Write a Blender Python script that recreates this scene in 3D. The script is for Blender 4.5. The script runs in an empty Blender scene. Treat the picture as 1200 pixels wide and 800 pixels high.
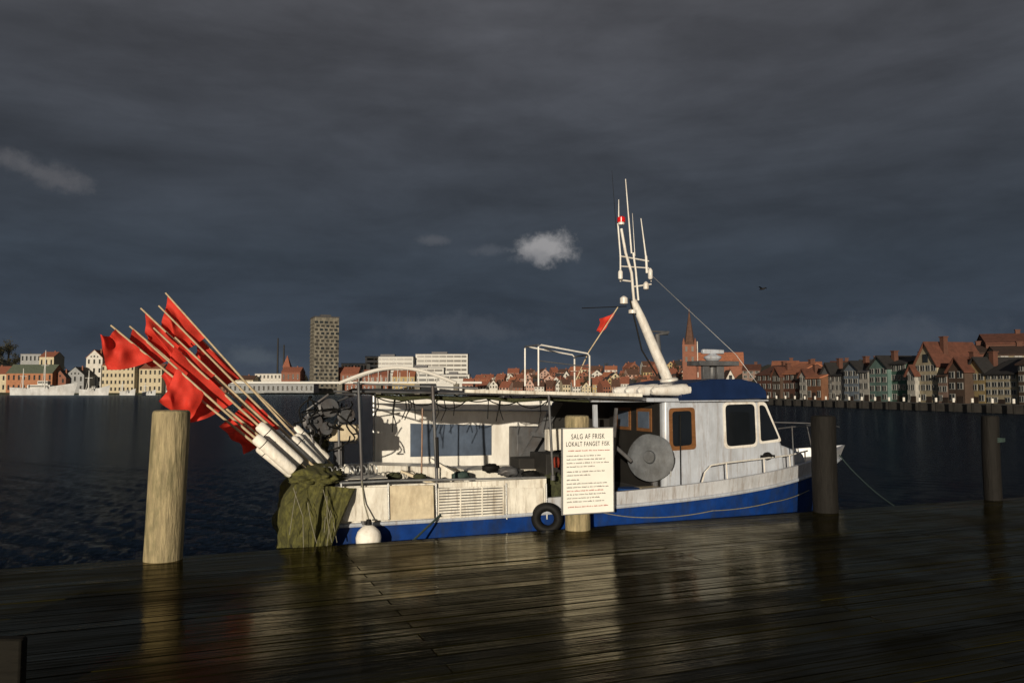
import bpy, bmesh, math, random
import numpy as np
from mathutils import Vector, Matrix, noise
random.seed(7)
C = bpy.context.scene.collection
F = 933.0; HC = 1.4; PITCH = math.atan(57/F); WATER = -1.3
TH = math.radians(21.5)
E = Vector((-2.95, 6.71, 0))
CAM = Vector((0, 0, HC))
BW = Matrix.Translation(E) @ Matrix.Rotation(TH, 4, 'Z')
UX = Vector((math.cos(TH), math.sin(TH), 0)); UY = Vector((-math.sin(TH), math.cos(TH), 0))
I4 = Matrix.Identity(4)

def ray(px, py):
    cx = (px-600)/F; cy = (400-py)/F
    return Vector((cx, math.cos(PITCH)-math.sin(PITCH)*cy, math.sin(PITCH)+math.cos(PITCH)*cy))
def PW(px, py, Y):
    d = ray(px, py); return CAM + d*(Y/d.y)
def LP(px, py, yl):
    d = ray(px, py)
    s = (yl - (CAM-E).dot(UY)) / d.dot(UY)
    p = CAM + d*s - E
    return Vector((p.dot(UX), yl, p.z))
def XD(px, D): return (px-600)/F*D

# ------------------------------------------------------------------ materials
def mat(name, col, rough=.6, var=.25, scale=6, bump=0.0, metal=0.0, spec=.5, dirt=None, dirt_amt=0.5, stretch=(1,1,1), island=0, trans=0, streak=0):
    m = bpy.data.materials.new(name); m.use_nodes = True
    nt = m.node_tree; N = nt.nodes; L = nt.links
    b = N['Principled BSDF']
    b.inputs['Roughness'].default_value = rough; b.inputs['Metallic'].default_value = metal
    b.inputs['Specular IOR Level'].default_value = spec
    tc = N.new('ShaderNodeTexCoord'); mp = N.new('ShaderNodeMapping'); mp.inputs['Scale'].default_value = stretch
    L.new(tc.outputs['Object'], mp.inputs['Vector'])
    n = N.new('ShaderNodeTexNoise'); n.inputs['Scale'].default_value = scale; n.inputs['Detail'].default_value = 6; n.inputs['Roughness'].default_value = .65
    L.new(mp.outputs['Vector'], n.inputs['Vector'])
    r = N.new('ShaderNodeMapRange'); r.inputs[1].default_value = .3; r.inputs[2].default_value = .7; r.inputs[3].default_value = 1-var; r.inputs[4].default_value = 1+var*.5
    L.new(n.outputs['Fac'], r.inputs[0])
    mul = N.new('ShaderNodeMix'); mul.data_type = 'RGBA'; mul.blend_type = 'MULTIPLY'; mul.inputs[0].default_value = 1
    mul.inputs[6].default_value = (*col, 1); L.new(r.outputs[0], mul.inputs[7])
    out = mul.outputs[2]
    if island:
        g = N.new('ShaderNodeNewGeometry'); r2 = N.new('ShaderNodeMapRange'); r2.inputs[3].default_value = 1-island; r2.inputs[4].default_value = 1+island
        L.new(g.outputs['Random Per Island'], r2.inputs[0])
        m3 = N.new('ShaderNodeMix'); m3.data_type = 'RGBA'; m3.blend_type = 'MULTIPLY'; m3.inputs[0].default_value = 1
        L.new(out, m3.inputs[6]); L.new(r2.outputs[0], m3.inputs[7]); out = m3.outputs[2]
    def dirty(out, sc, st, lo, hi, c, amt):
        n2 = N.new('ShaderNodeTexNoise'); n2.inputs['Scale'].default_value = sc; n2.inputs['Detail'].default_value = 8; n2.inputs['Roughness'].default_value = .75
        mp2 = N.new('ShaderNodeMapping'); mp2.inputs['Scale'].default_value = st; mp2.inputs['Location'].default_value = (3, 7, 1)
        L.new(tc.outputs['Object'], mp2.inputs['Vector']); L.new(mp2.outputs['Vector'], n2.inputs['Vector'])
        cr = N.new('ShaderNodeMapRange'); cr.inputs[1].default_value = lo; cr.inputs[2].default_value = hi; cr.inputs[4].default_value = amt
        L.new(n2.outputs['Fac'], cr.inputs[0])
        m2 = N.new('ShaderNodeMix'); m2.data_type = 'RGBA'; L.new(cr.outputs[0], m2.inputs[0]); L.new(out, m2.inputs[6]); m2.inputs[7].default_value = (*c, 1)
        return m2.outputs[2]
    if dirt: out = dirty(out, scale*.6, (1.6,1.6,.5), .46, .68, dirt, dirt_amt)
    if streak: out = dirty(out, 5, (5,5,.45), .50, .66, (.16,.10,.05), streak)
    L.new(out, b.inputs['Base Color'])
    if trans:
        t = N.new('ShaderNodeBsdfTranslucent'); L.new(out, t.inputs['Color']); mx = N.new('ShaderNodeMixShader'); mx.inputs[0].default_value = trans
        L.new(b.outputs[0], mx.inputs[1]); L.new(t.outputs[0], mx.inputs[2]); L.new(mx.outputs[0], N['Material Output'].inputs['Surface'])
    if bump:
        bp = N.new('ShaderNodeBump'); bp.inputs['Strength'].default_value = bump; bp.inputs['Distance'].default_value = .02
        L.new(n.outputs['Fac'], bp.inputs['Height']); L.new(bp.outputs['Normal'], b.inputs['Normal'])
    return m

M = {}
M['white'] = mat('white_paint', (.78,.76,.69), .35, .18, 5, .1, dirt=(.30,.23,.15), dirt_amt=.55, streak=.6)
M['wallwhite'] = mat('shelter_white', (.82,.81,.77), .4, .14, 3, .08, dirt=(.40,.36,.30), dirt_amt=.5)
M['cabin'] = mat('shaded_cabin_paint', (.43,.47,.54), .3, .15, 4, .06, dirt=(.20,.20,.20), dirt_amt=.4, streak=.45)  # white paint greyed towards blue: wheelhouse shade put into the colour
M['bow'] = mat('shaded_bow_paint', (.50,.52,.56), .3, .15, 4, .06, dirt=(.2,.2,.2), dirt_amt=.4, streak=.5)  # darker copy of the white, carrying the shade over the bow
M['blue'] = mat('blue_hull', (.007,.040,.20), .3, .4, 5, .08, dirt=(.02,.03,.05), dirt_amt=.8)
M['darkblue'] = mat('dark_blue_roof', (.006,.018,.065), .35, .3, 5, .05)
M['beige'] = mat('beige_board', (.62,.54,.39), .55, .2, 8, .1, dirt=(.26,.19,.11), dirt_amt=.6)
M['tarp'] = mat('grey_tarp', (.12,.115,.105), .5, .4, 9, .3, dirt=(.03,.03,.03), dirt_amt=.7)
M['paneblue'] = mat('blue_grey_sheet', (.085,.115,.17), .35, .35, 4, .1, dirt=(.04,.05,.07))
M['brown'] = mat('varnished_wood', (.18,.08,.03), .4, .35, 10, .1, stretch=(1,1,4))
M['dark'] = mat('dark_parts_and_shade', (.012,.011,.010), .7, .4, 6, .1)  # near black for dark parts and for painted shade behind the wheelhouse
M['black'] = mat('black_rubber', (.007,.007,.007), .65, .3, 12, .1, spec=.2)
M['steel'] = mat('galvanised_steel', (.36,.37,.38), .4, .25, 14, .05, metal=.6)
M['gray'] = mat('grey_metal', (.10,.105,.115), .5, .4, 7, .1, metal=.1, dirt=(.06,.035,.02), dirt_amt=.5)
M['drum'] = mat('dull_grey_drum', (.10,.11,.125), .65, .45, 6, .3, dirt=(.03,.03,.03), dirt_amt=.8)
M['mast'] = mat('mast_paint', (.70,.69,.66), .35, .15, 12, .05, dirt=(.3,.2,.12), dirt_amt=.5)
M['glass'] = mat('dark_glass', (.008,.010,.013), .06, .2, 3)
M['red'] = mat('red_cloth', (.88,.060,.035), .75, .25, 9, .2, trans=.4)
M['redlamp'] = mat('red_lamp', (.6,.01,.01), .2, .1, 9)
M['foam'] = mat('white_foam', (.86,.83,.76), .7, .12, 18, .3, dirt=(.45,.38,.28), dirt_amt=.4)
M['cane'] = mat('pale_pole', (.52,.42,.27), .6, .3, 14, .1)
M['net'] = mat('green_net', (.095,.092,.020), .85, .6, 26, .9, stretch=(1,1,.6), dirt=(.025,.027,.012), dirt_amt=.8)
M['netdark'] = mat('dark_net', (.045,.050,.020), .9, .5, 30, 1.0)
M['rope'] = mat('green_rope', (.03,.055,.05), .8, .3, 30, .3)
M['ropepale'] = mat('pale_rope', (.20,.19,.14), .8, .3, 30, .3)
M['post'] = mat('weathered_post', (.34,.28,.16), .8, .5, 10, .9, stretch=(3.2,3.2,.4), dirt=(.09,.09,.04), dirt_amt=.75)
M['postdark'] = mat('shaded_dark_post', (.011,.010,.009), .75, .4, 10, .6, stretch=(3.2,3.2,.5), spec=.2)  # shade on the right-hand posts is put into this wood colour
M['signw'] = mat('sign_sheet', (.88,.87,.82), .35, .06, 4)
M['ink'] = mat('sign_ink', (.012,.012,.012), .6, .1)
M['inkred'] = mat('sign_ink_red', (.35,.06,.04), .6, .1)
M['inkgray'] = mat('sign_ink_grey', (.09,.085,.08), .6, .1)
M['dullred'] = mat('dull_red_plastic', (.22,.03,.015), .5, .3)
M['bluepl'] = mat('blue_plastic', (.012,.05,.18), .4, .2)
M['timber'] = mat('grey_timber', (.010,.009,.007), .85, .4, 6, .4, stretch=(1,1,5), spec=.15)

def deck_mat():
    m = bpy.data.materials.new('wet_shaded_planks'); m.use_nodes = True
    nt = m.node_tree; N = nt.nodes; L = nt.links; b = N['Principled BSDF']
    tc = N.new('ShaderNodeTexCoord'); g = N.new('ShaderNodeNewGeometry')
    rot = N.new('ShaderNodeMapping'); rot.inputs['Rotation'].default_value = (0, 0, -TH); L.new(tc.outputs['Object'], rot.inputs['Vector'])
    mp = N.new('ShaderNodeMapping'); mp.inputs['Scale'].default_value = (.7, 22, 5); L.new(rot.outputs[0], mp.inputs['Vector'])
    n1 = N.new('ShaderNodeTexNoise'); n1.inputs['Scale'].default_value = 2.5; n1.inputs['Detail'].default_value = 7; L.new(mp.outputs[0], n1.inputs['Vector'])
    n2 = N.new('ShaderNodeTexNoise'); n2.inputs['Scale'].default_value = 1.1; n2.inputs['Detail'].default_value = 7; L.new(rot.outputs[0], n2.inputs['Vector'])
    cr = N.new('ShaderNodeValToRGB'); cr.color_ramp.elements[0].position = .35; cr.color_ramp.elements[0].color = (.0015,.0014,.0008,1)
    cr.color_ramp.elements[1].position = .85; cr.color_ramp.elements[1].color = (.022,.019,.004,1); L.new(n1.outputs['Fac'], cr.inputs[0])  # wet plank colour also takes in the deck shade; olive gold imitates glints
    r = N.new('ShaderNodeMapRange'); r.inputs[3].default_value = .3; r.inputs[4].default_value = 1.6
    L.new(g.outputs['Random Per Island'], r.inputs[0])
    mx = N.new('ShaderNodeMix'); mx.data_type = 'RGBA'; mx.blend_type = 'MULTIPLY'; mx.inputs[0].default_value = 1
    L.new(cr.outputs[0], mx.inputs[6]); L.new(r.outputs[0], mx.inputs[7])
    df = N.new('ShaderNodeBsdfDiffuse'); L.new(mx.outputs[2], df.inputs['Color'])
    gl = N.new('ShaderNodeBsdfGlossy'); gl.inputs['Color'].default_value = (.88,.82,.64,1)
    rr = N.new('ShaderNodeMapRange'); rr.inputs[1].default_value = .42; rr.inputs[2].default_value = .60; rr.inputs[3].default_value = .07; rr.inputs[4].default_value = .24
    L.new(n2.outputs['Fac'], rr.inputs[0]); L.new(rr.outputs[0], gl.inputs['Roughness'])
    bp = N.new('ShaderNodeBump'); bp.inputs['Strength'].default_value = .5; bp.inputs['Distance'].default_value = .003
    L.new(n1.outputs['Fac'], bp.inputs['Height'])
    n3 = N.new('ShaderNodeTexNoise'); n3.inputs['Scale'].default_value = 13; n3.inputs['Detail'].default_value = 4; L.new(tc.outputs['Object'], n3.inputs['Vector'])
    bp2 = N.new('ShaderNodeBump'); bp2.inputs['Strength'].default_value = .35; bp2.inputs['Distance'].default_value = .004
    L.new(n3.outputs['Fac'], bp2.inputs['Height']); L.new(bp.outputs[0], bp2.inputs['Normal'])
    for s in (df, gl): L.new(bp2.outputs[0], s.inputs['Normal'])
    fr = N.new('ShaderNodeFresnel'); fr.inputs['IOR'].default_value = 1.34; L.new(bp2.outputs[0], fr.inputs['Normal'])
    wet = N.new('ShaderNodeMapRange'); wet.inputs[1].default_value=.44; wet.inputs[2].default_value=.60; wet.inputs[3].default_value=1.0; wet.inputs[4].default_value=.40; L.new(n1.outputs['Fac'], wet.inputs[0])
    wet2 = N.new('ShaderNodeMapRange'); wet2.inputs[1].default_value=.45; wet2.inputs[2].default_value=.62; wet2.inputs[3].default_value=1.0; wet2.inputs[4].default_value=.45; L.new(n2.outputs['Fac'], wet2.inputs[0])
    mm = N.new('ShaderNodeMath'); mm.operation='MULTIPLY'; L.new(fr.outputs[0], mm.inputs[0]); L.new(wet.outputs[0], mm.inputs[1])
    m4 = N.new('ShaderNodeMath'); m4.operation='MULTIPLY'; L.new(mm.outputs[0], m4.inputs[0]); L.new(wet2.outputs[0], m4.inputs[1])
    ms = N.new('ShaderNodeMixShader'); L.new(m4.outputs[0], ms.inputs[0]); L.new(df.outputs[0], ms.inputs[1]); L.new(gl.outputs[0], ms.inputs[2])
    L.new(ms.outputs[0], N['Material Output'].inputs['Surface']); N.remove(b)
    return m
M['deck'] = deck_mat()
def water_mat():
    m = bpy.data.materials.new('dark_water'); m.use_nodes = True
    nt = m.node_tree; N = nt.nodes; L = nt.links; N.remove(N['Principled BSDF'])
    tc = N.new('ShaderNodeTexCoord'); prev = None
    for sc, st, di in ((2.4,1,.16),(7,1,.07),(20,.8,.025)):
        mp = N.new('ShaderNodeMapping'); mp.inputs['Scale'].default_value = (1,1.8,1); mp.inputs['Rotation'].default_value = (0,0,.3)
        L.new(tc.outputs['Object'], mp.inputs['Vector'])
        n = N.new('ShaderNodeTexNoise'); n.inputs['Scale'].default_value = sc; n.inputs['Detail'].default_value = 4; L.new(mp.outputs[0], n.inputs['Vector'])
        bp = N.new('ShaderNodeBump'); bp.inputs['Strength'].default_value = st; bp.inputs['Distance'].default_value = di
        L.new(n.outputs['Fac'], bp.inputs['Height'])
        if prev: L.new(prev.outputs[0], bp.inputs['Normal'])
        prev = bp
    df = N.new('ShaderNodeBsdfDiffuse'); df.inputs['Color'].default_value = (.002,.0045,.008,1)
    gl = N.new('ShaderNodeBsdfGlossy'); gl.inputs['Color'].default_value = (.44,.54,.66,1); gl.inputs['Roughness'].default_value = .12
    L.new(prev.outputs[0], gl.inputs['Normal']); fr = N.new('ShaderNodeFresnel'); fr.inputs['IOR'].default_value = 1.33; L.new(prev.outputs[0], fr.inputs['Normal'])
    ms = N.new('ShaderNodeMixShader'); L.new(fr.outputs[0], ms.inputs[0]); L.new(df.outputs[0], ms.inputs[1]); L.new(gl.outputs[0], ms.inputs[2])
    L.new(ms.outputs[0], N['Material Output'].inputs['Surface'])
    return m
M['water'] = water_mat()
M['land'] = mat('dark_land', (.025,.03,.015), .95, .5, .05, .0)
M['quay'] = mat('quay_stone', (.05,.045,.04), .9, .5, .8, .2)
M['leaf'] = mat('dull_leaves', (.040,.036,.016), .9, .5, .8, island=.6)
M['bark'] = mat('bark', (.05,.04,.03), .9, .4, 3)
WC = dict(white=(.52,.50,.46), cream=(.46,.40,.28), brick=(.20,.08,.05), yellow=(.38,.29,.14),
        teal=(.20,.34,.31), green=(.09,.21,.16), grey=(.26,.27,.28), brown=(.13,.08,.055), pink=(.42,.28,.23), orange=(.32,.14,.07), blue=(.27,.34,.43))
RC = dict(red=(.23,.08,.047), orange=(.31,.115,.06), dark=(.035,.033,.035), green=(.09,.11,.08), grey=(.13,.13,.14), brown=(.09,.045,.03))
WALL = {k: mat('wall_'+k, c, .85, .22, .5) for k, c in WC.items()}
ROOF = {k: mat('roof_'+k, c, .85, .35, 1.2) for k, c in RC.items()}
for k, c in WC.items(): WALL['d'+k] = mat('shaded_wall_'+k, tuple(v*(.70 if k in ('cream','white','yellow') else .48) for v in c), .85, .35, .5, dirt=tuple(v*.2 for v in c))  # darker wall copies: shade along the right quay put into the colour
for k, c in RC.items(): ROOF['d'+k] = mat('shaded_roof_'+k, tuple(v*(1.1 if k == 'orange' else .42) for v in c), .85, .4, 1.2)  # roofs darkened for the same painted shade, orange left bright
M['trim'] = mat('white_trim', (.6,.58,.54), .7, .1, 1)
M['dtrim'] = mat('shaded_trim', (.24,.24,.23), .7, .2, 1)  # trim darkened to carry the painted shade of the quay houses
M['pane'] = mat('house_pane', (.02,.025,.03), .15, .3, 1)
M['softpane'] = mat('tower_pane', (.04,.038,.034), .3, .5, .6)
M['door'] = mat('house_door', (.03,.02,.015), .6, .3, 1)
M['concrete'] = mat('grey_brown_concrete', (.19,.175,.14), .85, .5, .35, dirt=(.05,.045,.04), dirt_amt=.85)
M['farwhite'] = mat('far_white_steel', (.52,.52,.50), .6, .1, .2)
M['shipgray'] = mat('ship_grey_white', (.50,.51,.52), .6, .25, .3, dirt=(.2,.18,.16))

# ------------------------------------------------------------------ mesh builder
rootM = {}
class MB:
    def __init__(s, W=I4): s.v = []; s.f = []; s.W = W
    def add(s, vs, fs):
        o = len(s.v); s.v += [Vector(v) for v in vs]; s.f += [[i+o for i in f] for f in fs]; return s
    def box(s, a, b):
        x0,y0,z0 = a; x1,y1,z1 = b
        return s.add([(x0,y0,z0),(x1,y0,z0),(x1,y1,z0),(x0,y1,z0),(x0,y0,z1),(x1,y0,z1),(x1,y1,z1),(x0,y1,z1)],
                     [(0,3,2,1),(4,5,6,7),(0,1,5,4),(1,2,6,5),(2,3,7,6),(3,0,4,7)])
    def beam(s, p0, p1, w, h, up=Vector((0,0,1))):
        p0 = Vector(p0); p1 = Vector(p1); d = (p1-p0).normalized(); a = d.cross(up)
        if a.length < 1e-3: a = Vector((1,0,0))
        a.normalize(); b = a.cross(d).normalized(); vs = []
        for p in (p0, p1):
            for i, j in ((-1,-1),(1,-1),(1,1),(-1,1)): vs.append(p + a*(i*w/2) + b*(j*h/2))
        return s.add(vs, [(0,1,2,3),(7,6,5,4),(0,4,5,1),(1,5,6,2),(2,6,7,3),(3,7,4,0)])
    def prism(s, pts, vec):
        n = len(pts); pts = [Vector(p) for p in pts]; vec = Vector(vec)
        fs = [list(range(n)), list(range(2*n-1, n-1, -1))] + [(i, n+i, n+(i+1) % n, (i+1) % n) for i in range(n)]
        return s.add(pts + [p+vec for p in pts], fs)
    def tube(s, path, r, seg=8):
        path = [Vector(p) for p in path]; n = len(path)
        rs = r if isinstance(r, (list, tuple)) else [r]*n
        vs = []; a = None
        for i, p in enumerate(path):
            d = (path[min(i+1, n-1)] - path[max(i-1, 0)])
            if d.length < 1e-9: d = Vector((0,0,1))
            d.normalize()
            if a is None:
                a = d.cross(Vector((0,0,1)));
                if a.length < .05: a = d.cross(Vector((0,1,0)))
            a = (a - d*a.dot(d)).normalized(); b = d.cross(a)
            for k in range(seg):
                t = 2*math.pi*k/seg; vs.append(p + (a*math.cos(t)+b*math.sin(t))*rs[i])
        fs = [(i*seg+k, i*seg+(k+1) % seg, (i+1)*seg+(k+1) % seg, (i+1)*seg+k) for i in range(n-1) for k in range(seg)]
        fs += [list(range(seg))[::-1], list(range((n-1)*seg, n*seg))]
        return s.add(vs, fs)
    def lathe(s, c, axis, prof, seg=20):
        c = Vector(c); axis = Vector(axis).normalized(); a = axis.orthogonal().normalized(); b = axis.cross(a)
        vs = []; n = len(prof)
        for t, r in prof:
            for k in range(seg):
                q = 2*math.pi*k/seg; vs.append(c+axis*t+(a*math.cos(q)+b*math.sin(q))*max(r,1e-4))
        fs = [(i*seg+k, i*seg+(k+1) % seg, (i+1)*seg+(k+1) % seg, (i+1)*seg+k) for i in range(n-1) for k in range(seg)]
        fs += [list(range(seg))[::-1], list(range((n-1)*seg, n*seg))]
        return s.add(vs, fs)
    def torus(s, c, axis, R, r, seg=24, rs=8):
        c = Vector(c); axis = Vector(axis).normalized(); a = axis.orthogonal().normalized(); b = axis.cross(a); vs = []
        for i in range(seg):
            t = 2*math.pi*i/seg; rad = a*math.cos(t)+b*math.sin(t)
            for k in range(rs):
                u = 2*math.pi*k/rs; vs.append(c + rad*(R+r*math.cos(u)) + axis*(r*math.sin(u)))
        return s.add(vs, [(i*rs+k, ((i+1) % seg)*rs+k, ((i+1) % seg)*rs+(k+1) % rs, i*rs+(k+1) % rs) for i in range(seg) for k in range(rs)])
    def blob(s, c, rad, fn=None, nu=28, nv=18):
        c = Vector(c); vs = []
        for j in range(nv+1):
            ph = math.pi*j/nv
            for i in range(nu):
                t = 2*math.pi*i/nu; d = Vector((math.sin(ph)*math.cos(t), math.sin(ph)*math.sin(t), math.cos(ph)))
                k = fn(d) if fn else 1
                vs.append(c + Vector((d.x*rad[0], d.y*rad[1], d.z*rad[2]))*k)
        return s.add(vs, [(j*nu+i, j*nu+(i+1) % nu, (j+1)*nu+(i+1) % nu, (j+1)*nu+i) for j in range(nv) for i in range(nu)])
    def grid(s, fn, nu, nv):
        vs = [fn(i/nu, j/nv) for j in range(nv+1) for i in range(nu+1)]
        return s.add(vs, [(j*(nu+1)+i, j*(nu+1)+i+1, (j+1)*(nu+1)+i+1, (j+1)*(nu+1)+i) for j in range(nv) for i in range(nu)])
    def build(s, name, m, parent=None, local=False, bevel=0, sharp=.7, fix=True, bseg=1):
        if local: vs = s.v; Mx = I4
        else:
            wv = [s.W @ v for v in s.v]
            if parent: Mx = rootM[parent.name]
            else:
                xs = [v.x for v in wv]; ys = [v.y for v in wv]; zs = [v.z for v in wv]
                Mx = Matrix.Translation(((min(xs)+max(xs))/2, (min(ys)+max(ys))/2, min(zs)))
            inv = Mx.inverted(); vs = [inv @ v for v in wv]
        me = bpy.data.meshes.new(name); me.from_pydata([tuple(v) for v in vs], [], s.f)
        if fix:
            bm = bmesh.new(); bm.from_mesh(me); bmesh.ops.recalc_face_normals(bm, faces=bm.faces); bm.to_mesh(me); bm.free()
        me.shade_smooth(); me.set_sharp_from_angle(angle=sharp)
        me.materials.append(m)
        o = bpy.data.objects.new(name, me); C.objects.link(o)
        if parent: o.parent = parent; rootM[o.name] = Mx if not local else I4
        elif not local: o.matrix_world = Mx; rootM[o.name] = Mx
        if bevel:
            b = o.modifiers.new('bevel', 'BEVEL'); b.width = bevel; b.segments = bseg; b.limit_method = 'ANGLE'
        return o
def tag(o, label, cat, group=None):
    o['label'] = label; o['category'] = cat
    if group: o['group'] = group
    return o
def thing(name, loc, label, cat, rz=0, group=None):
    o = bpy.data.objects.new(name, None); C.objects.link(o); o.empty_display_size = .2
    o.location = loc; o.rotation_euler = (0, 0, rz)
    rootM[o.name] = Matrix.Translation(loc) @ Matrix.Rotation(rz, 4, 'Z')
    return tag(o, label, cat, group)
def struct(o): o['kind'] = 'structure'; return o

# ------------------------------------------------------------------ water
def make_water():
    na, nr = 520, 480
    ang = np.linspace(math.radians(-70), math.radians(70), na); rad = 3*(3200/3)**(np.linspace(0, 1, nr))
    A, R = np.meshgrid(ang, rad); X = np.sin(A)*R; Y = np.cos(A)*R
    sp = np.maximum(R*(math.log(3200/3)/nr), R*(math.radians(140)/na))
    Z = np.zeros_like(X); rng = np.random.RandomState(3)
    for i in range(34):
        lam = .18*(1.045**i)*(.85+.3*rng.rand()); a = math.radians(205)+rng.randn()*.8; k = 2*math.pi/lam
        amp = .0064*lam**.45; ph = rng.rand()*6.28
        fade = np.clip(lam/(2.6*sp)-.4, 0, 1)
        w = np.sin(k*(X*math.cos(a)+Y*math.sin(a))+ph)
        Z += amp*fade*(w + .4*np.sin(2*(k*(X*math.cos(a)+Y*math.sin(a))+ph)+1.2))
    vs = np.stack([X, Y, Z], -1).reshape(-1, 3)
    idx = np.arange(na*nr).reshape(nr, na)
    fs = np.stack([idx[:-1, :-1], idx[:-1, 1:], idx[1:, 1:], idx[1:, :-1]], -1).reshape(-1, 4)
    me = bpy.data.meshes.new('water'); me.from_pydata(vs.tolist(), [], fs.tolist()); me.shade_smooth()
    me.materials.append(M['water']); o = bpy.data.objects.new('water', me); C.objects.link(o); o.location = (0, 0, WATER); struct(o)
make_water()

# ------------------------------------------------------------------ quay deck
mb = MB(BW); y = .06; rng = random.Random(5); kk = 0
while y > -9.0:
    w = .130; x = -12 + (kk % 2)*2.7; kk += 1
    while x < 26:
        L_ = 5.4; dz = rng.uniform(-.001, .001); t = rng.uniform(-.0022, .0022)
        x1 = x+L_-.004; y0 = y-w
        vs = [(x,y0,-.045),(x1,y0,-.045),(x1,y,-.045),(x,y,-.045),(x,y0,dz-t),(x1,y0,dz-t+rng.uniform(-.001,.001)),(x1,y,dz+t),(x,y,dz+t)]
        mb.add(vs, [(0,3,2,1),(4,5,6,7),(0,1,5,4),(1,2,6,5),(2,3,7,6),(3,0,4,7)]); x += L_
    y -= w+.005
o = mb.build('quay_deck', M['deck'], bevel=.003, sharp=.3); struct(o)
mb = MB(BW); mb.box((-9,-.10,-.30), (26,.03,-.05)).box((-9,-3,-.3),(26,-2.85,-.05)).box((-9,-6,-.3),(26,-5.85,-.05))
struct(mb.build('deck_beams', M['postdark']))

def post(pxc, wpx, ytop, yl, m, label, lean=0, down=-2.2):
    b = LP(pxc, 620, yl); t = LP(pxc, ytop, yl)
    wpos = BW @ b; r = wpx/2/F*wpos.y
    root = thing('mooring_post', (wpos.x, wpos.y, 0), label, 'post', TH, 'mooring posts along the quay edge')
    mb = MB(BW); seg = 40; n = 26; vs = []
    for i in range(n):
        k = i/(n-1); z = down + (t.z-.02-down)*k; cx_ = b.x+lean*z; cy_ = yl+.008*math.sin(k*9)
        for q in range(seg):
            a = 2*math.pi*q/seg
            rr = r*(1.04-.05*k)*(1+.018*noise.noise(Vector((math.cos(a)*2, math.sin(a)*2, z*1.5+pxc)))+.014*math.sin(a*11+z*.8+pxc)*noise.noise(Vector((math.cos(a)*3,math.sin(a)*3,z*.6))))
            vs.append((cx_+math.cos(a)*rr, cy_+math.sin(a)*rr, z))
    mb.add(vs, [(i*seg+q, i*seg+(q+1) % seg, (i+1)*seg+(q+1) % seg, (i+1)*seg+q) for i in range(n-1) for q in range(seg)]+[list(range((n-1)*seg, n*seg))])
    mb.build('shaft', m, root)
    mb = MB(BW); mb.lathe((b.x+lean*t.z, yl+.008*math.sin(9), t.z-.021), (0,0,1), [(0,r*.975),(.015,r*.95),(.024,r*.85),(.027,0)], 26)
    mb.build('post_top', m, root)
    return root, r
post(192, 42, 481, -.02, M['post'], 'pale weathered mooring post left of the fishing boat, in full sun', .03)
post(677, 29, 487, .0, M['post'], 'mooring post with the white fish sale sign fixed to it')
post(968, 28, 487, .0, M['postdark'], 'dark shaded mooring post in front of the boat bow')
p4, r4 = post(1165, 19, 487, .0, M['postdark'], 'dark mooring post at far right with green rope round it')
b4 = LP(1165, 515, 0)
mb = MB(BW)
for k in range(3): mb.torus((b4.x, 0, b4.z-.02+k*.018), (.05*(k-1),.03,1), r4+.008, .009, 22, 6)
tag(mb.build('rope_coil', M['rope']), 'green rope wound round the rightmost post', 'rope')
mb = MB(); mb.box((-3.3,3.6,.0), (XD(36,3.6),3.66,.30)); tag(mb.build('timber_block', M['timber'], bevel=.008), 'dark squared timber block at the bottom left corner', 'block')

# ------------------------------------------------------------------ sign
sa = LP(659, 502, -.17); sb_ = LP(719, 599, -.17)
x0, x1, z1, z0 = sa.x, sb_.x, sa.z, sb_.z
wp = BW @ Vector(((x0+x1)/2, -.17, z0))
sg = thing('notice_board', wp, 'white notice board reading SALG AF FRISK LOKALT FANGET FISK on the middle post', 'sign', TH)
mb = MB(BW); mb.box((x0,-.17,z0), (x1,-.155,z1)); mb.build('board', M['signw'], sg, bevel=.003)
mb = MB(BW)
for a_, b_ in (((x0-.006,-.176,z0-.006),(x0+.003,-.15,z1+.006)), ((x1-.003,-.176,z0-.006),(x1+.006,-.15,z1+.006)), ((x0+.003,-.176,z0-.006),(x1-.003,-.15,z0+.003)), ((x0+.003,-.176,z1-.003),(x1-.003,-.15,z1+.006))): mb.box(a_, b_)
mb.build('frame', M['steel'], sg)
for zz in (z1-.2, z0+.16):
    mb = MB(BW); mb.box((x0+.1,-.153,zz),(x1-.12,-.125,zz+.04)); mb.build('bracket', M['steel'], sg)
def text(s, cx, z, width, m, parent, bold=.0, name='lettering', tall=1.0):
    cu = bpy.data.curves.new('t', 'FONT'); cu.body = s; cu.align_x = 'CENTER'; cu.size = 1; cu.extrude = 0; cu.offset = bold; cu.space_character = 1.15
    to = bpy.data.objects.new('t', cu); C.objects.link(to); bpy.context.view_layer.update()
    me = bpy.data.meshes.new_from_object(to.evaluated_get(bpy.context.evaluated_depsgraph_get()))
    xa = max(v.co.x for v in me.vertices); xb = min(v.co.x for v in me.vertices)
    k = width/(xa-xb); Wd = BW @ Matrix.Translation((cx-k*(xa+xb)/2, -.1725, z)) @ Matrix.Rotation(math.pi/2, 4, 'X') @ Matrix.Diagonal((k, k*tall, k, 1))
    me.transform(rootM[parent.name].inverted() @ Wd); me.materials.clear(); me.materials.append(m); me.name = name
    bpy.data.objects.remove(to)
    o = bpy.data.objects.new(name, me); C.objects.link(o); o.parent = parent; return o
W_ = x1-x0; H_ = z1-z0; cx = (x0+x1)/2
text('SALG AF FRISK', cx, z1-.125*H_, W_*.66, M['ink'], sg, .010, tall=1.4)
text('LOKALT FANGET FISK', cx, z1-.21*H_, W_*.86, M['ink'], sg, .010, tall=1.45)
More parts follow.
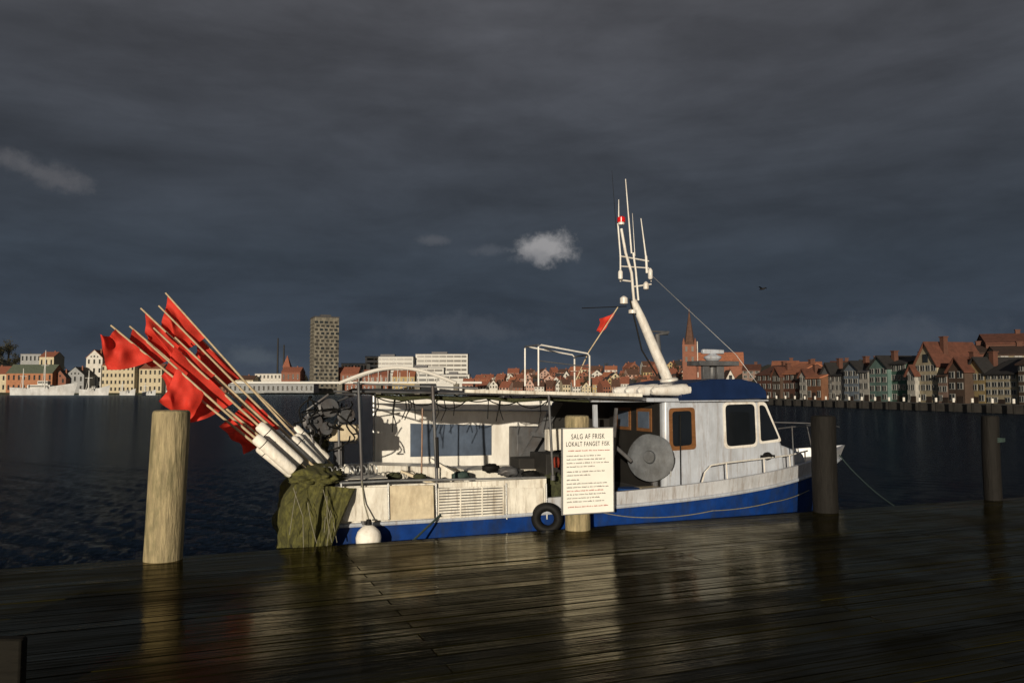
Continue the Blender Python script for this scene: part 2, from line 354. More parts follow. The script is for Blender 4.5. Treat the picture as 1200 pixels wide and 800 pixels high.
rows = [(.27,.78,'inkred',1),(.33,.6,'inkgray',0),(.372,.75,'inkgray',0),(.414,.8,'inkgray',0),(.456,.55,'inkgray',0),(.515,.7,'inkgray',0),(.557,.45,'inkgray',0),(.61,.25,'ink',0),(.655,.72,'inkgray',0),(.697,.78,'inkgray',0),(.739,.65,'inkred',0),(.781,.74,'inkgray',0),(.823,.6,'inkgray',0),(.865,.7,'inkgray',0),(.925,.8,'inkred',1)]
rng = random.Random(2)
for fy, fw, mm, cen in rows:
    mb = MB(BW); L0 = x0+W_*.08 if not cen else cx-W_*fw/2; x = L0; z = z1-fy*H_
    while x < L0+W_*fw:
        for k in range(rng.randint(2, 8)):
            h = rng.choice((.009,.009,.013)); mb.box((x,-.1722,z),(x+.0045,-.1712,z+h))
            if rng.random() < .7: mb.box((x+.0045,-.1721,z+rng.choice((0,.004))),(x+.0070,-.1713,z+.006))
            x += .0085
        x += .008
    mb.build('small_print', M[mm], sg)

# ------------------------------------------------------------------ boat
YC = 1.7
XS = LP(374, 600, .45).x; XB = LP(983, 540, YC).x; LEN = XB-XS
def hb(s):
    b = 1.17+.08*min(1, s/.25)
    if s > .5: b *= max(0.0, 1-((s-.5)/.5)**2.4)
    return max(b, .012)
ZB = LP(450, 614, .45).z
def zs(s): return ZB+.32*s**2.6
def near_y(x, extra=0):
    return YC-hb(min(max((x-XS)/LEN, 0), 1))-extra
broot = BW @ Vector((XS+LEN/2, YC, WATER))
boat = thing('fishing_boat', broot, 'small blue and white fishing boat moored alongside the wooden quay', 'boat', TH)
B = lambda: MB(BW)
def loft(rows_fn, ns, closed_ends=True):
    mb = B(); rows = []
    for i in range(ns+1): rows.append(rows_fn(i/ns))
    m_ = len(rows[0]); vs = [p for r in rows for p in r]
    fs = [(i*m_+k, i*m_+k+1, (i+1)*m_+k+1, (i+1)*m_+k) for i in range(ns) for k in range(m_-1)]
    if closed_ends: fs.append(list(range(m_)))
    mb.add(vs, fs); return mb
def hull_row(s):
    x = XS+LEN*s; b = hb(s); z = zs(s); k = .68*s**5
    half = [(1, z), (.985, z-.25), (.95, z-.6), (.86, -1.1), (.6, -1.5), (0, -1.75)]
    pts = [Vector((x-k*(z-zz), YC-b*f, zz)) for f, zz in half]
    return pts + [Vector((p.x, 2*YC-p.y, p.z)) for p in pts[-2::-1]]
hull = loft(hull_row, 48).build('hull', M['blue'], boat)
for sd in (-1, 1):
    mb = B(); mb.tube([(XS+LEN*s, YC+sd*(hb(s)+.012), zs(s)+.0) for s in [i/48 for i in range(49)]], .022, 8)
    mb.build('rubbing_strake', M['cabin'], hull)
XSTEP = LP(640, 580, .45).x; SSTEP = (XSTEP-XS)/LEN
ZT = LP(500, 567, .45).z
def band(s0, s1, hfn, name, m, n=30, th=.05):
    for sd in (-1, 1):
        mb = B()
        def row(u):
            s = s0+(s1-s0)*u; x = XS+LEN*s; b = hb(s); z = zs(s)+.004; h = hfn(s)
            return [Vector((x, YC+sd*(b-.004), z)), Vector((x+.45*h*s**5, YC+sd*(b+.02*s), z+h)), Vector((x+.4*h*s**5, YC+sd*max(b-th,.001), z+h)), Vector((x, YC+sd*max(b-th,.001), z)), Vector((x, YC+sd*(b-.004), z))]
        rows = [row(i/n) for i in range(n+1)]; m_ = 5
        vs = [p for r in rows for p in r]; fs = [(i*m_+k, i*m_+k+1, (i+1)*m_+k+1, (i+1)*m_+k) for i in range(n) for k in range(4)]
        fs += [(0,1,2,3), (n*m_+3, n*m_+2, n*m_+1, n*m_)]
        mb.add(vs, fs); mb.build(name, m, boat)
band(0.0, SSTEP, lambda s: ZT-zs(s), 'aft_bulwark', M['white'])
band(SSTEP+.001, 1, lambda s: .13+.06*s, 'forward_bulwark', M['bow'])
mb = B(); mb.box((XS-.02, YC-1.16, ZB), (XS+.04, YC+1.16, ZT-.02)); mb.build('transom', M['white'], boat, bevel=.01)
mb = B(); mb.add([(XS+LEN*s, YC+sd*(hb(s)-.03), -.02 if s < .5 else zs(s)+.06) for s in [i/40 for i in range(41)] for sd in (-1, 1)], [(2*i, 2*i+1, 2*i+3, 2*i+2) for i in range(40)])
mb.build('deck', M['gray'], boat)

def panel(pts, yl, th, name, m, parent=boat, bevel=0, rnd=0):
    P = [LP(px, py, yl) for px, py in pts]
    if rnd:
        Q = []; n = len(P)
        for i in range(n):
            p0, p1, p2 = P[i-1], P[i], P[(i+1) % n]
            a = p1+(p0-p1).normalized()*rnd; b = p1+(p2-p1).normalized()*rnd
            for k in range(5):
                t = k/4; Q.append(a*(1-t)**2+p1*2*t*(1-t)+b*t*t)
        P = Q
    mb = B(); mb.prism(P, (0, th, 0)); return mb.build(name, m, parent, bevel=bevel)
panel([(402,571),(455,570),(455,609),(402,611)], .430, .018, 'side_panel', M['white'], bevel=.003)
panel([(457,569),(508,568),(509,607),(458,609)], .424, .024, 'side_panel', M['beige'], bevel=.003)['label'] = 'beige board on the aft bulwark'
panel([(513,571),(591,571),(591,603),(513,604)], .441, .006, 'grille_backing', M['gray'])
mb = B(); a = LP(514, 573, .425); b = LP(590, 602, .425)
for k in range(11):
    z = a.z+(b.z-a.z)*k/10; mb.box((a.x,.425,z-.009), (b.x,.440,z+.008))
for k in range(4): x = a.x+(b.x-a.x)*k/3; mb.box((x-.006,.421,b.z-.012),(x+.006,.439,a.z+.010))
mb.build('slatted_panel', M['white'], boat)
panel([(593,571),(637,571),(637,600),(593,602)], .430, .018, 'side_panel', M['white'], bevel=.003)
mb = B(); mb.tube([LP(398,566,.44), LP(460,563,.44), LP(560,561,.44), LP(640,559,.44)], .011)
for px in (400, 455, 511, 593, 640): mb.tube([LP(px,566,.43), LP(px+1,608,.43)], .010)
mb.build('side_rail', M['steel'], boat)
YF = 2.72
far = panel([(438,466),(648,468),(648,570),(438,570)], YF, .04, 'shelter_wall', M['wallwhite'])
panel([(481,496),(576,498),(576,533),(481,535)], YF-.012, .014, 'window_sheet', M['paneblue'], far)
for p0, p1, r in (((438,463),(438,568),.018), ((648,463),(648,568),.018), ((438,480),(648,481),.012)):
    mb = B(); mb.tube([LP(*p0,YF-.04), LP(*p1,YF-.04)], r); mb.build('wall_frame', M['steel'], far)
panel([(440,545),(530,547),(530,572),(440,572)], 1.9, .5, 'hold_locker', M['white'], bevel=.01)
panel([(545,551),(640,549),(640,580),(545,580)], 1.6, .6, 'hold_locker', M['white'], bevel=.01)
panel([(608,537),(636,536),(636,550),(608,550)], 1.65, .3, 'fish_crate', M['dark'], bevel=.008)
panel([(606,500),(640,500),(640,548),(606,548)], 2.3, .3, 'gear_locker', M['gray'], bevel=.01)
rng = random.Random(31)
for k, (qx, qy, qd, rr) in enumerate(((462,558,1.2,.05),(540,557,1.3,.06),(596,552,1.2,.07),(575,548,1.5,.06),(492,558,1.0,.04),(622,556,1.0,.06))):
    c = LP(qx, qy, qd)
    mb = B(); mb.blob(c, (rr*1.7, rr*1.2, rr*.8), lambda d: 1+.45*noise.noise(d*3+Vector((k*5,0,0))), 20, 12); mb.build('net_bundle', M[('netdark','rope','gray','black','netdark','black')[k]], boat, sharp=3)
for k in range(16):
    a = LP(rng.uniform(440,640), 466, rng.uniform(.8,1.6)); l = rng.uniform(.08,.36)
    mb = B(); mb.tube([a, a+Vector((.03*rng.uniform(-1,1),0,-l*.5)), a+Vector((.05*rng.uniform(-1,1),0,-l))], .006, 5); mb.build('hanging_line', M['black'], boat)
for k in range(7):
    a = LP(436+k*32, 462, .9); b = LP(436+(k+1.6)*32, 464, 1.1)
    mb = B(); mb.tube([a.lerp(b,t/8)-Vector((0,0,(.12+.06*(k%3))*4*(t/8)*(1-t/8)*.6)) for t in range(9)], .007, 5); mb.build('slung_cable', M['black'], boat)
mb = B(); mb.beam(LP(655,470,2.1), LP(603,556,2.1), .05, .11); mb.beam(LP(622,508,2.0), LP(650,512,2.0), .04,.05); mb.build('davit', M['gray'], boat)
mb = B(); mb.beam(LP(505,538,1.5), LP(560,570,1.2), .06, .03); mb.build('chute', M['white'], boat)
mb = B(); mb.beam(LP(470,552,1.4), LP(520,570,1.1), .05, .03); mb.build('loose_board', M['beige'], boat)
YK = 1.8
def canopy(u, v):
    px = 430+(755-430)*u; yl = .62+(YK-.62)*v
    p = LP(px, 456+6*u, .62)
    return Vector((p.x, yl, p.z-.01+.02*math.sin(v*math.pi)+.008*noise.noise(Vector((u*14,v*4,1)))))
mb = B(); mb.grid(canopy, 60, 8); mb.grid(lambda u, v: canopy(u, v)+Vector((0,0,-.012)), 60, 8)
mb.build('canopy_sheet', M['tarp'], boat, fix=False)
mb = B(); mb.beam(LP(545,458,.58), LP(752,463,.58), .03, .035); mb.build('canopy_edge_board', M['white'], boat)
for yl in (.62, YK):
    mb = B(); mb.tube([Vector((p.x, yl, p.z-.03)) for p in (LP(413,455,.62), LP(575,458,.62), LP(757,464,.62))], .011); mb.build('canopy_beam', M['gray'], boat)
mb = B(); mb.tube([LP(414,449,.62), LP(480,452,.62), LP(560,455,.62)], .009); mb.build('canopy_beam', M['steel'], boat)
for px in (416, 508, 590, 690, 752):
    p = LP(px, 457+6*(px-392)/370, .62); mb = B(); mb.tube([(p.x,.62,p.z-.04),(p.x,YK,p.z-.04)], .011); mb.build('canopy_beam', M['gray'], boat)
mb = B(); pts = [LP(px, py, .8) for px, py in ((440,463),(470,467),(500,465),(540,468),(570,465),(600,469),(640,467),(690,470))]
mb.tube(pts, [.015,.025,.022,.03,.022,.025,.02,.015], 8); mb.build('rolled_net', M['netdark'], boat)
for a, b, r in (((420,447),(426,612),.014), ((507,452),(514,604),.017), ((643,462),(648,560),.014)):
    mb = B(); mb.tube([LP(*a,.5), LP(*b,.5)], r, 10); mb.lathe(LP(*b,.5), (0,0,1), [(-.02,r*1.9),(.03,r*1.9),(.035,r)], 10)
    mb.build('canopy_pole', M['gray'], boat)
mb = B(); mb.tube([LP(495,478,1.2), LP(494,560,1.2)], .009); mb.build('boat_hook', M['brown'], boat)
mb = B(); mb.tube([LP(512,512,.47), LP(513,548,.47)], .018); mb.build('pole_sleeve', M['black'], boat)
for i in range(10):
    c = LP(380+i*6.6, 552-.3*i, .75)
    mb = B(); mb.torus(c, (.85,.3+.1*math.sin(i*2),.15*math.sin(i*3)), .045+.005*math.sin(i*5), .006, 16, 6); mb.build('net_ring', M['steel'], boat)
mb = B(); mb.box(LP(372,559,.62)+Vector((0,0,-.03)), LP(446,556,.95)); mb.build('ring_tray', M['white'], boat)
# stern hauler
mb = B(); mb.box(LP(386,517,1.5), LP(418,496,1.8)); haul = mb.build('stern_hauler', M['beige'], boat, bevel=.012)
mb = B(); mb.box(LP(392,548,1.6), LP(402,517,1.7)); mb.build('hauler_leg', M['gray'], haul, bevel=.012)
for px, py, r in ((366,494,.09),(384,478,.10),(405,486,.08),(380,502,.07)):
    c = LP(px, py, 1.42); mb = B(); mb.lathe(c, (.3,-1,.1), [(-.05,r*.3),(-.05,r),(-.035,r),(-.01,r*.7),(.02,r*.7),(.045,r),(.06,r),(.06,r*.25),(.09,r*.2)], 20); mb.build('sheave', M['gray'], haul)
rng = random.Random(11)
for k in range(16):
    a = LP(rng.uniform(345,420), rng.uniform(470,525), rng.uniform(1.1,1.7)); b = LP(rng.uniform(350,422), rng.uniform(465,530), rng.uniform(1.1,1.7)); h = rng.uniform(-.20,.2)
    mb = B(); mb.tube([a.lerp(b, t/12)+Vector((.04*math.sin(t*.9+k),.05*math.sin(t/12*math.pi),h*math.sin(t/12*math.pi))) for t in range(13)], .009, 6); mb.build('hose', M['black'], haul)
for pth in (((398,545,1.5),(396,470,1.5),(415,462,1.3)), ((372,545,1.4),(360,480,1.4),(385,462,1.4))):
    mb = B(); mb.tube([LP(*q) for q in pth], .014); mb.build('hauler_arm', M['gray'], haul)
panel([(643,503),(659,502),(659,527),(643,528)], 1.1, .12, 'control_box', M['white'], bevel=.006)
mb = B(); mb.lathe(LP(652,542,.9), (0,0,1), [(-.05,.03),(.0,.04),(.05,.035),(.07,.015)], 12); mb.build('small_float', M['dullred'], boat)
mb = B(); mb.blob(LP(648,572,.85), (.14,.12,.18), lambda d: 1+.3*noise.noise(d*4)); mb.build('rope_bundle', M['netdark'], boat)
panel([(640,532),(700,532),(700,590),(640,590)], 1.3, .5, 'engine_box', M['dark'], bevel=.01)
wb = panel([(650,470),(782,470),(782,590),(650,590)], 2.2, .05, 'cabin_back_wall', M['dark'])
panel([(690,508),(716,506),(716,560),(690,560)], 1.7, .05, 'cabin_locker', M['brown'], bevel=.01)
mb = B(); mb.beam(LP(697,474,.9), LP(700,590,.9), .03, .05); mb.build('shelter_upright', M['cabin'], boat)
mb = B(); mb.beam(LP(722,478,.85), LP(718,530,.85), .03,.03); mb.build('shelter_upright', M['gray'], boat)
c = LP(764,537,.88)
mb = B(); mb.lathe(c, (-.95,-1,.25), [(-.30,.18),(-.28,.26),(-.25,.27),(-.23,.24),(.04,.235),(.06,.27),(.09,.275),(.10,.25),(.115,.16),(.13,.07),(.16,.06),(.16,0)], 36)
for v in mb.v: v += Vector((noise.noise(v*5), noise.noise(v*5+Vector((9,0,0))), noise.noise(v*5+Vector((0,9,0)))))*.02
hd = mb.build('line_hauler', M['drum'], boat, sharp=.9)
ax = Vector((-.95,-1,.25)).normalized(); a1 = ax.orthogonal().normalized(); b1 = ax.cross(a1)
for k in range(8):
    mb = B(); mb.torus(c+ax*(-.20+.03*k), ax+Vector((.05*math.sin(k*3),0,.05)), .243, .013, 30, 6); mb.build('wound_line', M['gray' if k%2 else 'black'], hd)
mb = B(); mb.tube([c+Vector((.05,.10,-.05)), LP(770,575,.95), LP(770,592,.95)], [.05,.05,.06]); mb.build('hauler_bracket', M['gray'], hd)
mb = B(); mb.tube([LP(722,524,.75), LP(740,540,.7)], .022); mb.tube([LP(722,524,.75), LP(715,545,.85)], .016); mb.build('line_guide', M['gray'], hd)
mb = B(); mb.lathe(LP(737,594,.75), (0,0,1), [(0,.13),(.02,.135),(.20,.135),(.22,.12),(.22,0)], 20); mb.build('fish_barrel', M['bluepl'], boat)
mb = B(); mb.box(LP(757,592,.68), LP(780,568,.98)); mb.build('bait_box', M['beige'], boat, bevel=.01)
# wheelhouse
YW = .80; YW2 = 2.15
prof = [(778,592),(778,466),(894,468),(917,520),(926,582)]
P = [LP(px,py,YW) for px,py in prof]
mb = B(); mb.prism(P, (0, YW2-YW, 0)); wh = mb.build('wheelhouse', M['cabin'], boat, bevel=.05, bseg=3)
xa_ = P[0].x; zt_ = P[1].z-.05; zb_ = P[0].z+.05
mb = B(); mb.box((xa_-.014, YW+.06, zb_), (xa_-.003, YW2-.06, zt_)); aft = mb.build('aft_shade_panel', M['dark'], wh)  # dark panel added to imitate the shade of an open aft doorway
for yy in (YW+.22, YW+.72):
    mb = B(); mb.box((xa_-.03, yy, zt_-.36), (xa_-.015, yy+.34, zt_-.08)); mb.build('window_frame', M['brown'], aft)
    mb = B(); mb.box((xa_-.036, yy+.04, zt_-.32), (xa_-.031, yy+.30, zt_-.12)); mb.build('window_pane', M['paneblue'], aft)
def wpanel(pts, y, th, name, m, parent, rnd=.03): return panel(pts, y, th, name, m, parent, rnd=rnd)
wpanel([(847,471),(886,470),(888,523),(849,526)], YW-.012, .02, 'window', M['mast'], wh, .07)
wpanel([(850,474),(884,473),(886,520),(852,523)], YW-.018, .02, 'window_pane', M['glass'], wh, .065)
wpanel([(888,470),(897,471),(916,517),(890,520)], YW-.012, .02, 'window', M['mast'], wh, .04)
wpanel([(890,474),(896,475),(913,514),(892,517)], YW-.018, .02, 'window_pane', M['glass'], wh, .035)
wpanel([(782,475),(817,474),(819,586),(783,588)], YW-.010, .02, 'door', M['cabin'], wh, .05)
wpanel([(784,478),(814,477),(816,526),(785,528)], YW-.020, .02, 'window_frame', M['brown'], wh, .05)
wpanel([(788,482),(810,481),(811,521),(789,523)], YW-.027, .02, 'window_pane', M['glass'], wh, .045)
mb = B(); mb.tube([LP(786,545,YW-.03), LP(786,558,YW-.03)], .010); mb.build('door_handle', M['steel'], wh)
mb = B(); mb.tube([LP(797,486,YW+.02), LP(797,486,YW-.04), LP(798,568,YW-.06), LP(798,568,YW+.02)], .008); mb.build('grab_rail', M['black'], wh)
mb = B(); mb.tube([LP(830,478,YW-.003), LP(830,584,YW-.003)], .006); mb.build('seam_strip', M['cabin'], wh)
p_t, p_b = LP(894,468,YW), LP(917,520,YW); dd = (p_b-p_t).normalized(); nn = Vector((-dd.z,0,dd.x)); nn = nn if nn.x > 0 else -nn
for k in range(3):
    ya = YW+.08+k*.42; mb = B()
    q = [Vector((p.x,ya,p.z)) for p in (p_t+dd*.06, p_b-dd*.06)]
    mb.prism([q[0]+nn*.006, q[1]+nn*.006, q[1]+nn*.006+Vector((0,.36,0)), q[0]+nn*.006+Vector((0,.36,0))], nn*.012); mb.build('windscreen_pane', M['glass'], wh)
R_ = [LP(px,py,YW-.06) for px,py in ((797,470),(797,457),(808,449),(835,444),(870,444),(890,449),(899,458),(900,468))]
mb = B(); mb.prism(R_, (0, YW2-YW+.10, 0)); rf = mb.build('wheelhouse_roof', M['darkblue'], boat, bevel=.02)
mb = B(); mb.tube([LP(797,470,YW-.065), LP(900,469,YW-.065)], .009); mb.build('roof_trim', M['cabin'], rf)
for dx, dy, rr in ((0,-.1,1), (.0,.22,1.05), (.02,.55,1.05), (.02,.85,1.0)):
    a = LP(758,463,.9)+Vector((dx,dy,0)); b = LP(806,463,.9)+Vector((-.05,dy,0))
    mb = B(); mb.tube([a+Vector((.0,0,.04)), a+Vector((.04,0,.05)), a+Vector((.2,.01,.055)), b+Vector((-.12,-.01,.065)), b+Vector((-.02,.0,.065)), b+Vector((0,0,.06))], [.03,.05*rr,.060*rr,.074*rr,.072*rr,.03], 14); mb.build('rolled_cover', M['mast'], boat)
panel([(694,466),(800,466),(800,471),(694,471)], .78, 1.25, 'aft_cabin_roof', M['cabin'], bevel=.01)
mb = B(); P = [LP(px,py,1.05) for px,py in ((916,580),(914,520),(942,531),(952,566))]; mb.prism(P, (0,1.15,0)); mb.build('fore_trunk', M['cabin'], boat, bevel=.04, bseg=3)
mb = B(); bx = LP(900,534,.74); mb.lathe(bx, (0,-1,0), [(-.05,.04),(0,.05),(.03,.04),(.04,0)], 14); mb.box(bx+Vector((-.09,-.02,-.02)), bx+Vector((.09,.03,.012))); mb.build('side_lamp', M['black'], wh)
def NP(px, py, k=.05):
    yl = .45
    for _ in range(12): p = LP(px, py, yl); yl = near_y(p.x)+k
    return LP(px, py, yl)
mb = B(); top = [NP(818,580,.06), NP(826,553,.06), NP(833,545,.06), NP(850,542,.06), NP(893,537,.06), NP(925,533,.06), NP(946,528,.05)]
mb.tube(top, .010, 8)
for px, ya, yb in ((851,542,576),(895,537,572),(925,533,568),(943,529,562)): mb.tube([NP(px,ya,.06), NP(px+2,yb,.05)], .009, 8)
mb.build('side_handrail', M['mast'], boat)
for sd in (0, 1):
    mb = B()
    def mir(p): return Vector((p.x, 2*YC-p.y, p.z)) if sd else p
    mb.tube([mir(p) for p in (NP(912,502,.1), NP(928,500,.06), NP(952,498,.05), NP(972,497,.05))] + [mir(LP(983,500,YC))], .009, 8)
    for px, yb in ((928,560),(952,552),(972,545)): mb.tube([mir(NP(px,499,.05)), mir(NP(px+3,yb,.05))], .008, 8)
    mb.build('bow_pulpit', M['gray'], boat)
# mast
YM = 1.55
def mt(px, py, dy=0): return LP(px, py, YM+dy)
mb = B(); mb.tube([mt(782,444), mt(768,412), mt(752,374), mt(742,352)], [.070,.064,.056,.042], 16); mb.lathe(mt(784,447), (-.1,0,1), [(-.05,.12),(.03,.12),(.05,.09)], 16)
mast = mb.build('mast', M['mast'], boat)
mb = B()
for pts, r in (([(743,354),(740,320),(733,296),(728,268)], .018), ([(748,352),(745,318),(742,296)], .013), ([(727,330),(727,300),(724,262)], .011),
               ([(726,300),(760,306)], .010), ([(726,328),(742,330)], .011), ([(742,336),(763,333)], .011), ([(727,312),(760,314),(763,330)], .009), ([(757,300),(758,320)], .016)):
    mb.tube([mt(*p) for p in pts], r, 8)
mb.build('mast_head', M['mast'], mast)
for p, h, r in (((731,352),.05,.05), ((762,321),.07,.03), ((757,335),.05,.035), ((727,322),.06,.03), ((741,365),.03,.05), ((728,262),.02,.04)):
    mb = B(); mb.lathe(mt(*p, -.05), (0,0,1), [(-h,r*.6),(-h*.8,r),(h*.6,r),(h,r*.5),(h+.01,0)], 14); mb.build('mast_fitting', M['mast'], mast)
mb = B(); mb.lathe(mt(728,258), (0,0,1), [(-.04,.035),(-.03,.052),(.03,.052),(.045,.035),(.05,0)], 16); mb.build('red_lamp', M['redlamp'], mast)
for a, b, r0, m in (((740,297),(733,210),.012,'mast'), ((757,302),(751,256),.012,'mast'), ((725,262),(725,234),.010,'mast'), ((722,268),(717,200),.004,'black'), ((744,300),(741,250),.005,'mast')):
    mb = B(); mb.tube([mt(*a), mt(*b)], [r0, r0*.5], 8); mb.build('whip_antenna', M[m], mast)
mb = B(); mb.tube([mt(765,324), mt(862,415,-.1), LP(888,450,1.2)], .004, 6); mb.build('stay_wire', M['steel'], mast)
mb = B(); mb.tube([mt(682,361), mt(734,359)], .006, 6); mb.build('yard', M['black'], mast)
mb = B(); mb.tube([mt(738,350,-.08), mt(752,410,-.08), mt(770,440,-.08)], .010, 6); mb.build('cable', M['black'], mast)
mb = B(); mb.tube([mt(775,444,.3), mt(770,392,.3), mt(782,390,.3)], [.035,.035,.03], 12); mb.tube([mt(760,388,.3), mt(784,389,.3)], .012); mb.build('exhaust_pipe', M['gray'], boat)
mb = B(); mb.tube([LP(834,444,1.6), LP(834,426,1.6)], .05, 10); mb.box(LP(820,428,1.45), LP(850,424,1.75)); mb.box(LP(824,444,1.5), LP(829,426,1.55)); mb.box(LP(841,444,1.5), LP(846,426,1.55)); rd = mb.build('radar_mount', M['gray'], boat, bevel=.005)
mb = B(); mb.lathe(LP(835,423,1.6), (0,0,1), [(0,.08),(.04,.12),(.06,.12),(.09,.05),(.1,.04)], 16); p = LP(835,412,1.6); mb.box(p+Vector((-.17,-.03,-.03)), p+Vector((.17,.03,.03))); mb.build('radar_scanner', M['cabin'], rd, bevel=.012)
mb = B(); mb.tube([LP(818,442,1.9), LP(817,400,1.9)], .006); mb.build('whip_antenna', M['mast'], boat)
ya, yb = 1.0, 1.40
A_ = LP(631,452,ya); B_ = LP(691,452,ya); zt = LP(631,404,ya).z; z2 = LP(691,414,ya).z
for yy in (ya, yb):
    mb = B(); mb.tube([(A_.x,yy,A_.z),(A_.x,yy,zt-.02),(A_.x+.03,yy,zt),(B_.x-.03,yy,z2),(B_.x,yy,z2-.03),(B_.x,yy,B_.z)], .010); mb.build('gallows_frame', M['mast'], boat)
mb = B(); mb.tube([(A_.x,ya,zt),(A_.x,yb,zt)], .009); mb.tube([(B_.x,ya,z2-.02),(B_.x,yb,z2-.02)], .009); mb.tube([(A_.x+.25,ya,zt-.02),(A_.x+.25,yb,zt-.02)], .009); mb.tube([(A_.x,ya,zt-.18),(B_.x,ya,z2-.16)], .007)
mb.build('gallows_cross_bars', M['gray'], boat)
mb = B(); mb.tube([LP(675,445,1.3), LP(690,412,1.3), LP(724,360,1.3)], .007); ff = mb.build('flag_staff', M['cane'], boat)
def cloth(A, Bp, Cc, D, name, m, parent, amp=.05, seed=0, n=26):
    def fn(u, v):
        p = A.lerp(D, u).lerp(Bp.lerp(Cc, u), v)
        w = amp*(u+.1)*(math.sin(u*6+v*4+seed)+.5*math.sin(u*10-v*6+seed*2))+amp*.8*noise.noise(Vector((u*3,v*3,seed*3.1)))
        e = .13*(A-D).length*noise.noise(Vector((u*2.5+5,v*3,seed)))*(.15+u)
        return p + Vector((e, w, e*.8 - .04*math.sin(u*math.pi)*(1-v*.4)))
    mb = B(); mb.grid(fn, n, n); return mb.build(name, m, parent, fix=False, sharp=3)
cloth(LP(724,361,1.3), LP(713,379,1.3), LP(701,391,1.3), LP(703,372,1.3), 'flag', M['red'], ff, .02, 4)

# ---- things hanging on the boat
c = LP(432, 627, .28)
fd = thing('fender', BW @ Vector((c.x, c.y, c.z-.18)), 'white boat fender hanging over the side near the stern', 'fender', TH)
mb = B(); mb.lathe(c, (0,0,1), [(t*.9,r*.88) for t, r in [(-.17,.0),(-.165,.05),(-.14,.10),(-.09,.132),(-.02,.138),(.04,.12),(.08,.08),(.11,.04)]], 22); mb.build('body', M['foam'], fd)
mb = B(); mb.lathe(c+Vector((0,0,.09)), (0,0,1), [(0,.035),(.03,.03),(.06,.022),(.065,0)], 14); mb.build('cap', M['black'], fd)
mb = B(); mb.tube([c+Vector((0,0,.15)), LP(427,590,.38), LP(424,563,.43)], .007, 6); mb.build('rope', M['ropepale'], fd)
c = LP(641, 607, .37)
mb = B(); mb.torus(c, (.6,1,.05), .12, .048, 30, 12); tag(mb.build('tyre_fender', M['black']), 'black tyre hanging between the hull and the sign post', 'tyre')
# net drape over the stern corner
T_ = [(XS+.34,.41,ZT+.0),(XS+.04,.38,ZT+.03),(XS-.06,.50,ZT+.03),(XS-.08,1.0,ZT+.03),(XS-.08,2.0,ZT+.02)]
B_2 = [(XS+.06,.36,-.18),(XS-.08,.30,-.26),(XS-.22,.45,-.28),(XS-.26,1.0,-.25),(XS-.26,2.0,-.2)]
def pl(P, u):
    t = u*(len(P)-1); i = min(int(t), len(P)-2); k = t-i; k = k*k*(3-2*k)*.5+k*.5; return Vector(P[i]).lerp(Vector(P[i+1]), k)
def drape(u, v):
    a = pl(T_, u); b = pl(B_2, u); p = a.lerp(b, v)
    out = Vector((-1 if u > .3 else -.3, -1 if u < .5 else -.2, 0)).normalized()
    f = .040*math.sin(u*30+3.5*noise.noise(Vector((u*7,v*1.8,0))))*min(1, v*3+.25)+.008*math.sin(u*120+v*6+4*noise.noise(Vector((u*5,v*5,2))))+.09*math.sin(min(1,v*1.1)*math.pi)+.085*noise.noise(Vector((u*7,v*3.5,3)))
    return p+out*f+Vector((0,0,.12*v*noise.noise(Vector((u*7,1,7)))))
mb = B(); mb.grid(drape, 200, 40)
mb.blob(LP(368,556,1.0), (.27,.62,.10), lambda d: 1+.35*noise.noise(d*3.6)+.03*math.sin(d.x*22+3*d.y), 70, 24)
tag(mb.build('net_pile', M['net'], sharp=3, fix=False), 'olive green fishing net draped over the stern corner', 'fishing net')
mb = B(); mb.blob(LP(364,520,1.9), (.19,.30,.12), lambda d: 1+.3*noise.noise(d*3)+.05*math.sin(d.y*25), 50, 24)
tag(mb.build('net_heap', M['net'], sharp=3), 'small green net heap under the stern hauler', 'fishing net')
rng = random.Random(4)
mb = B()
for k in range(7):
    px = rng.uniform(334,390); yl = rng.uniform(.3,.5); a = LP(px, rng.uniform(566,590), yl-.05); b = LP(px+rng.uniform(-12,14), rng.uniform(625,645), yl-.12)
    mb.tube([a, a.lerp(b,.5)+Vector((rng.uniform(-.05,.05),-.08,.02)), b], .0035, 5)
o = mb.build('loose_rope_strands', M['ropepale']); tag(o, 'loose thin rope strands trailing from the net at the stern', 'rope')
def rope(pts, r, m, label, sag=0):
    mb = B(); P = pts; out = []
    for i in range(len(P)-1):
        for t in range(8):
            k = t/8; out.append(P[i].lerp(P[i+1], k)-Vector((0,0,sag*4*k*(1-k))))
    out.append(P[-1]); mb.tube(out, r, 6); tag(mb.build('mooring_line', m), label, 'rope')
rope([LP(516,603,.42), LP(480,637,.06), LP(477,645,-.02)], .011, M['rope'], 'green mooring line from the bulwark down to the deck edge by the thin pole')
rope([LP(980,528,YC), LP(1008,560,1.0), LP(1050,594,.07)], .008, M['rope'], 'thin bow line running down to the deck right of the bow', .02)
rope([LP(697,598,.36), LP(760,606,.3), LP(835,598,.33), LP(905,588,.45), LP(948,574,.9)], .005, M['ropepale'], 'pale line slung along the blue hull forward of the sign', .02)

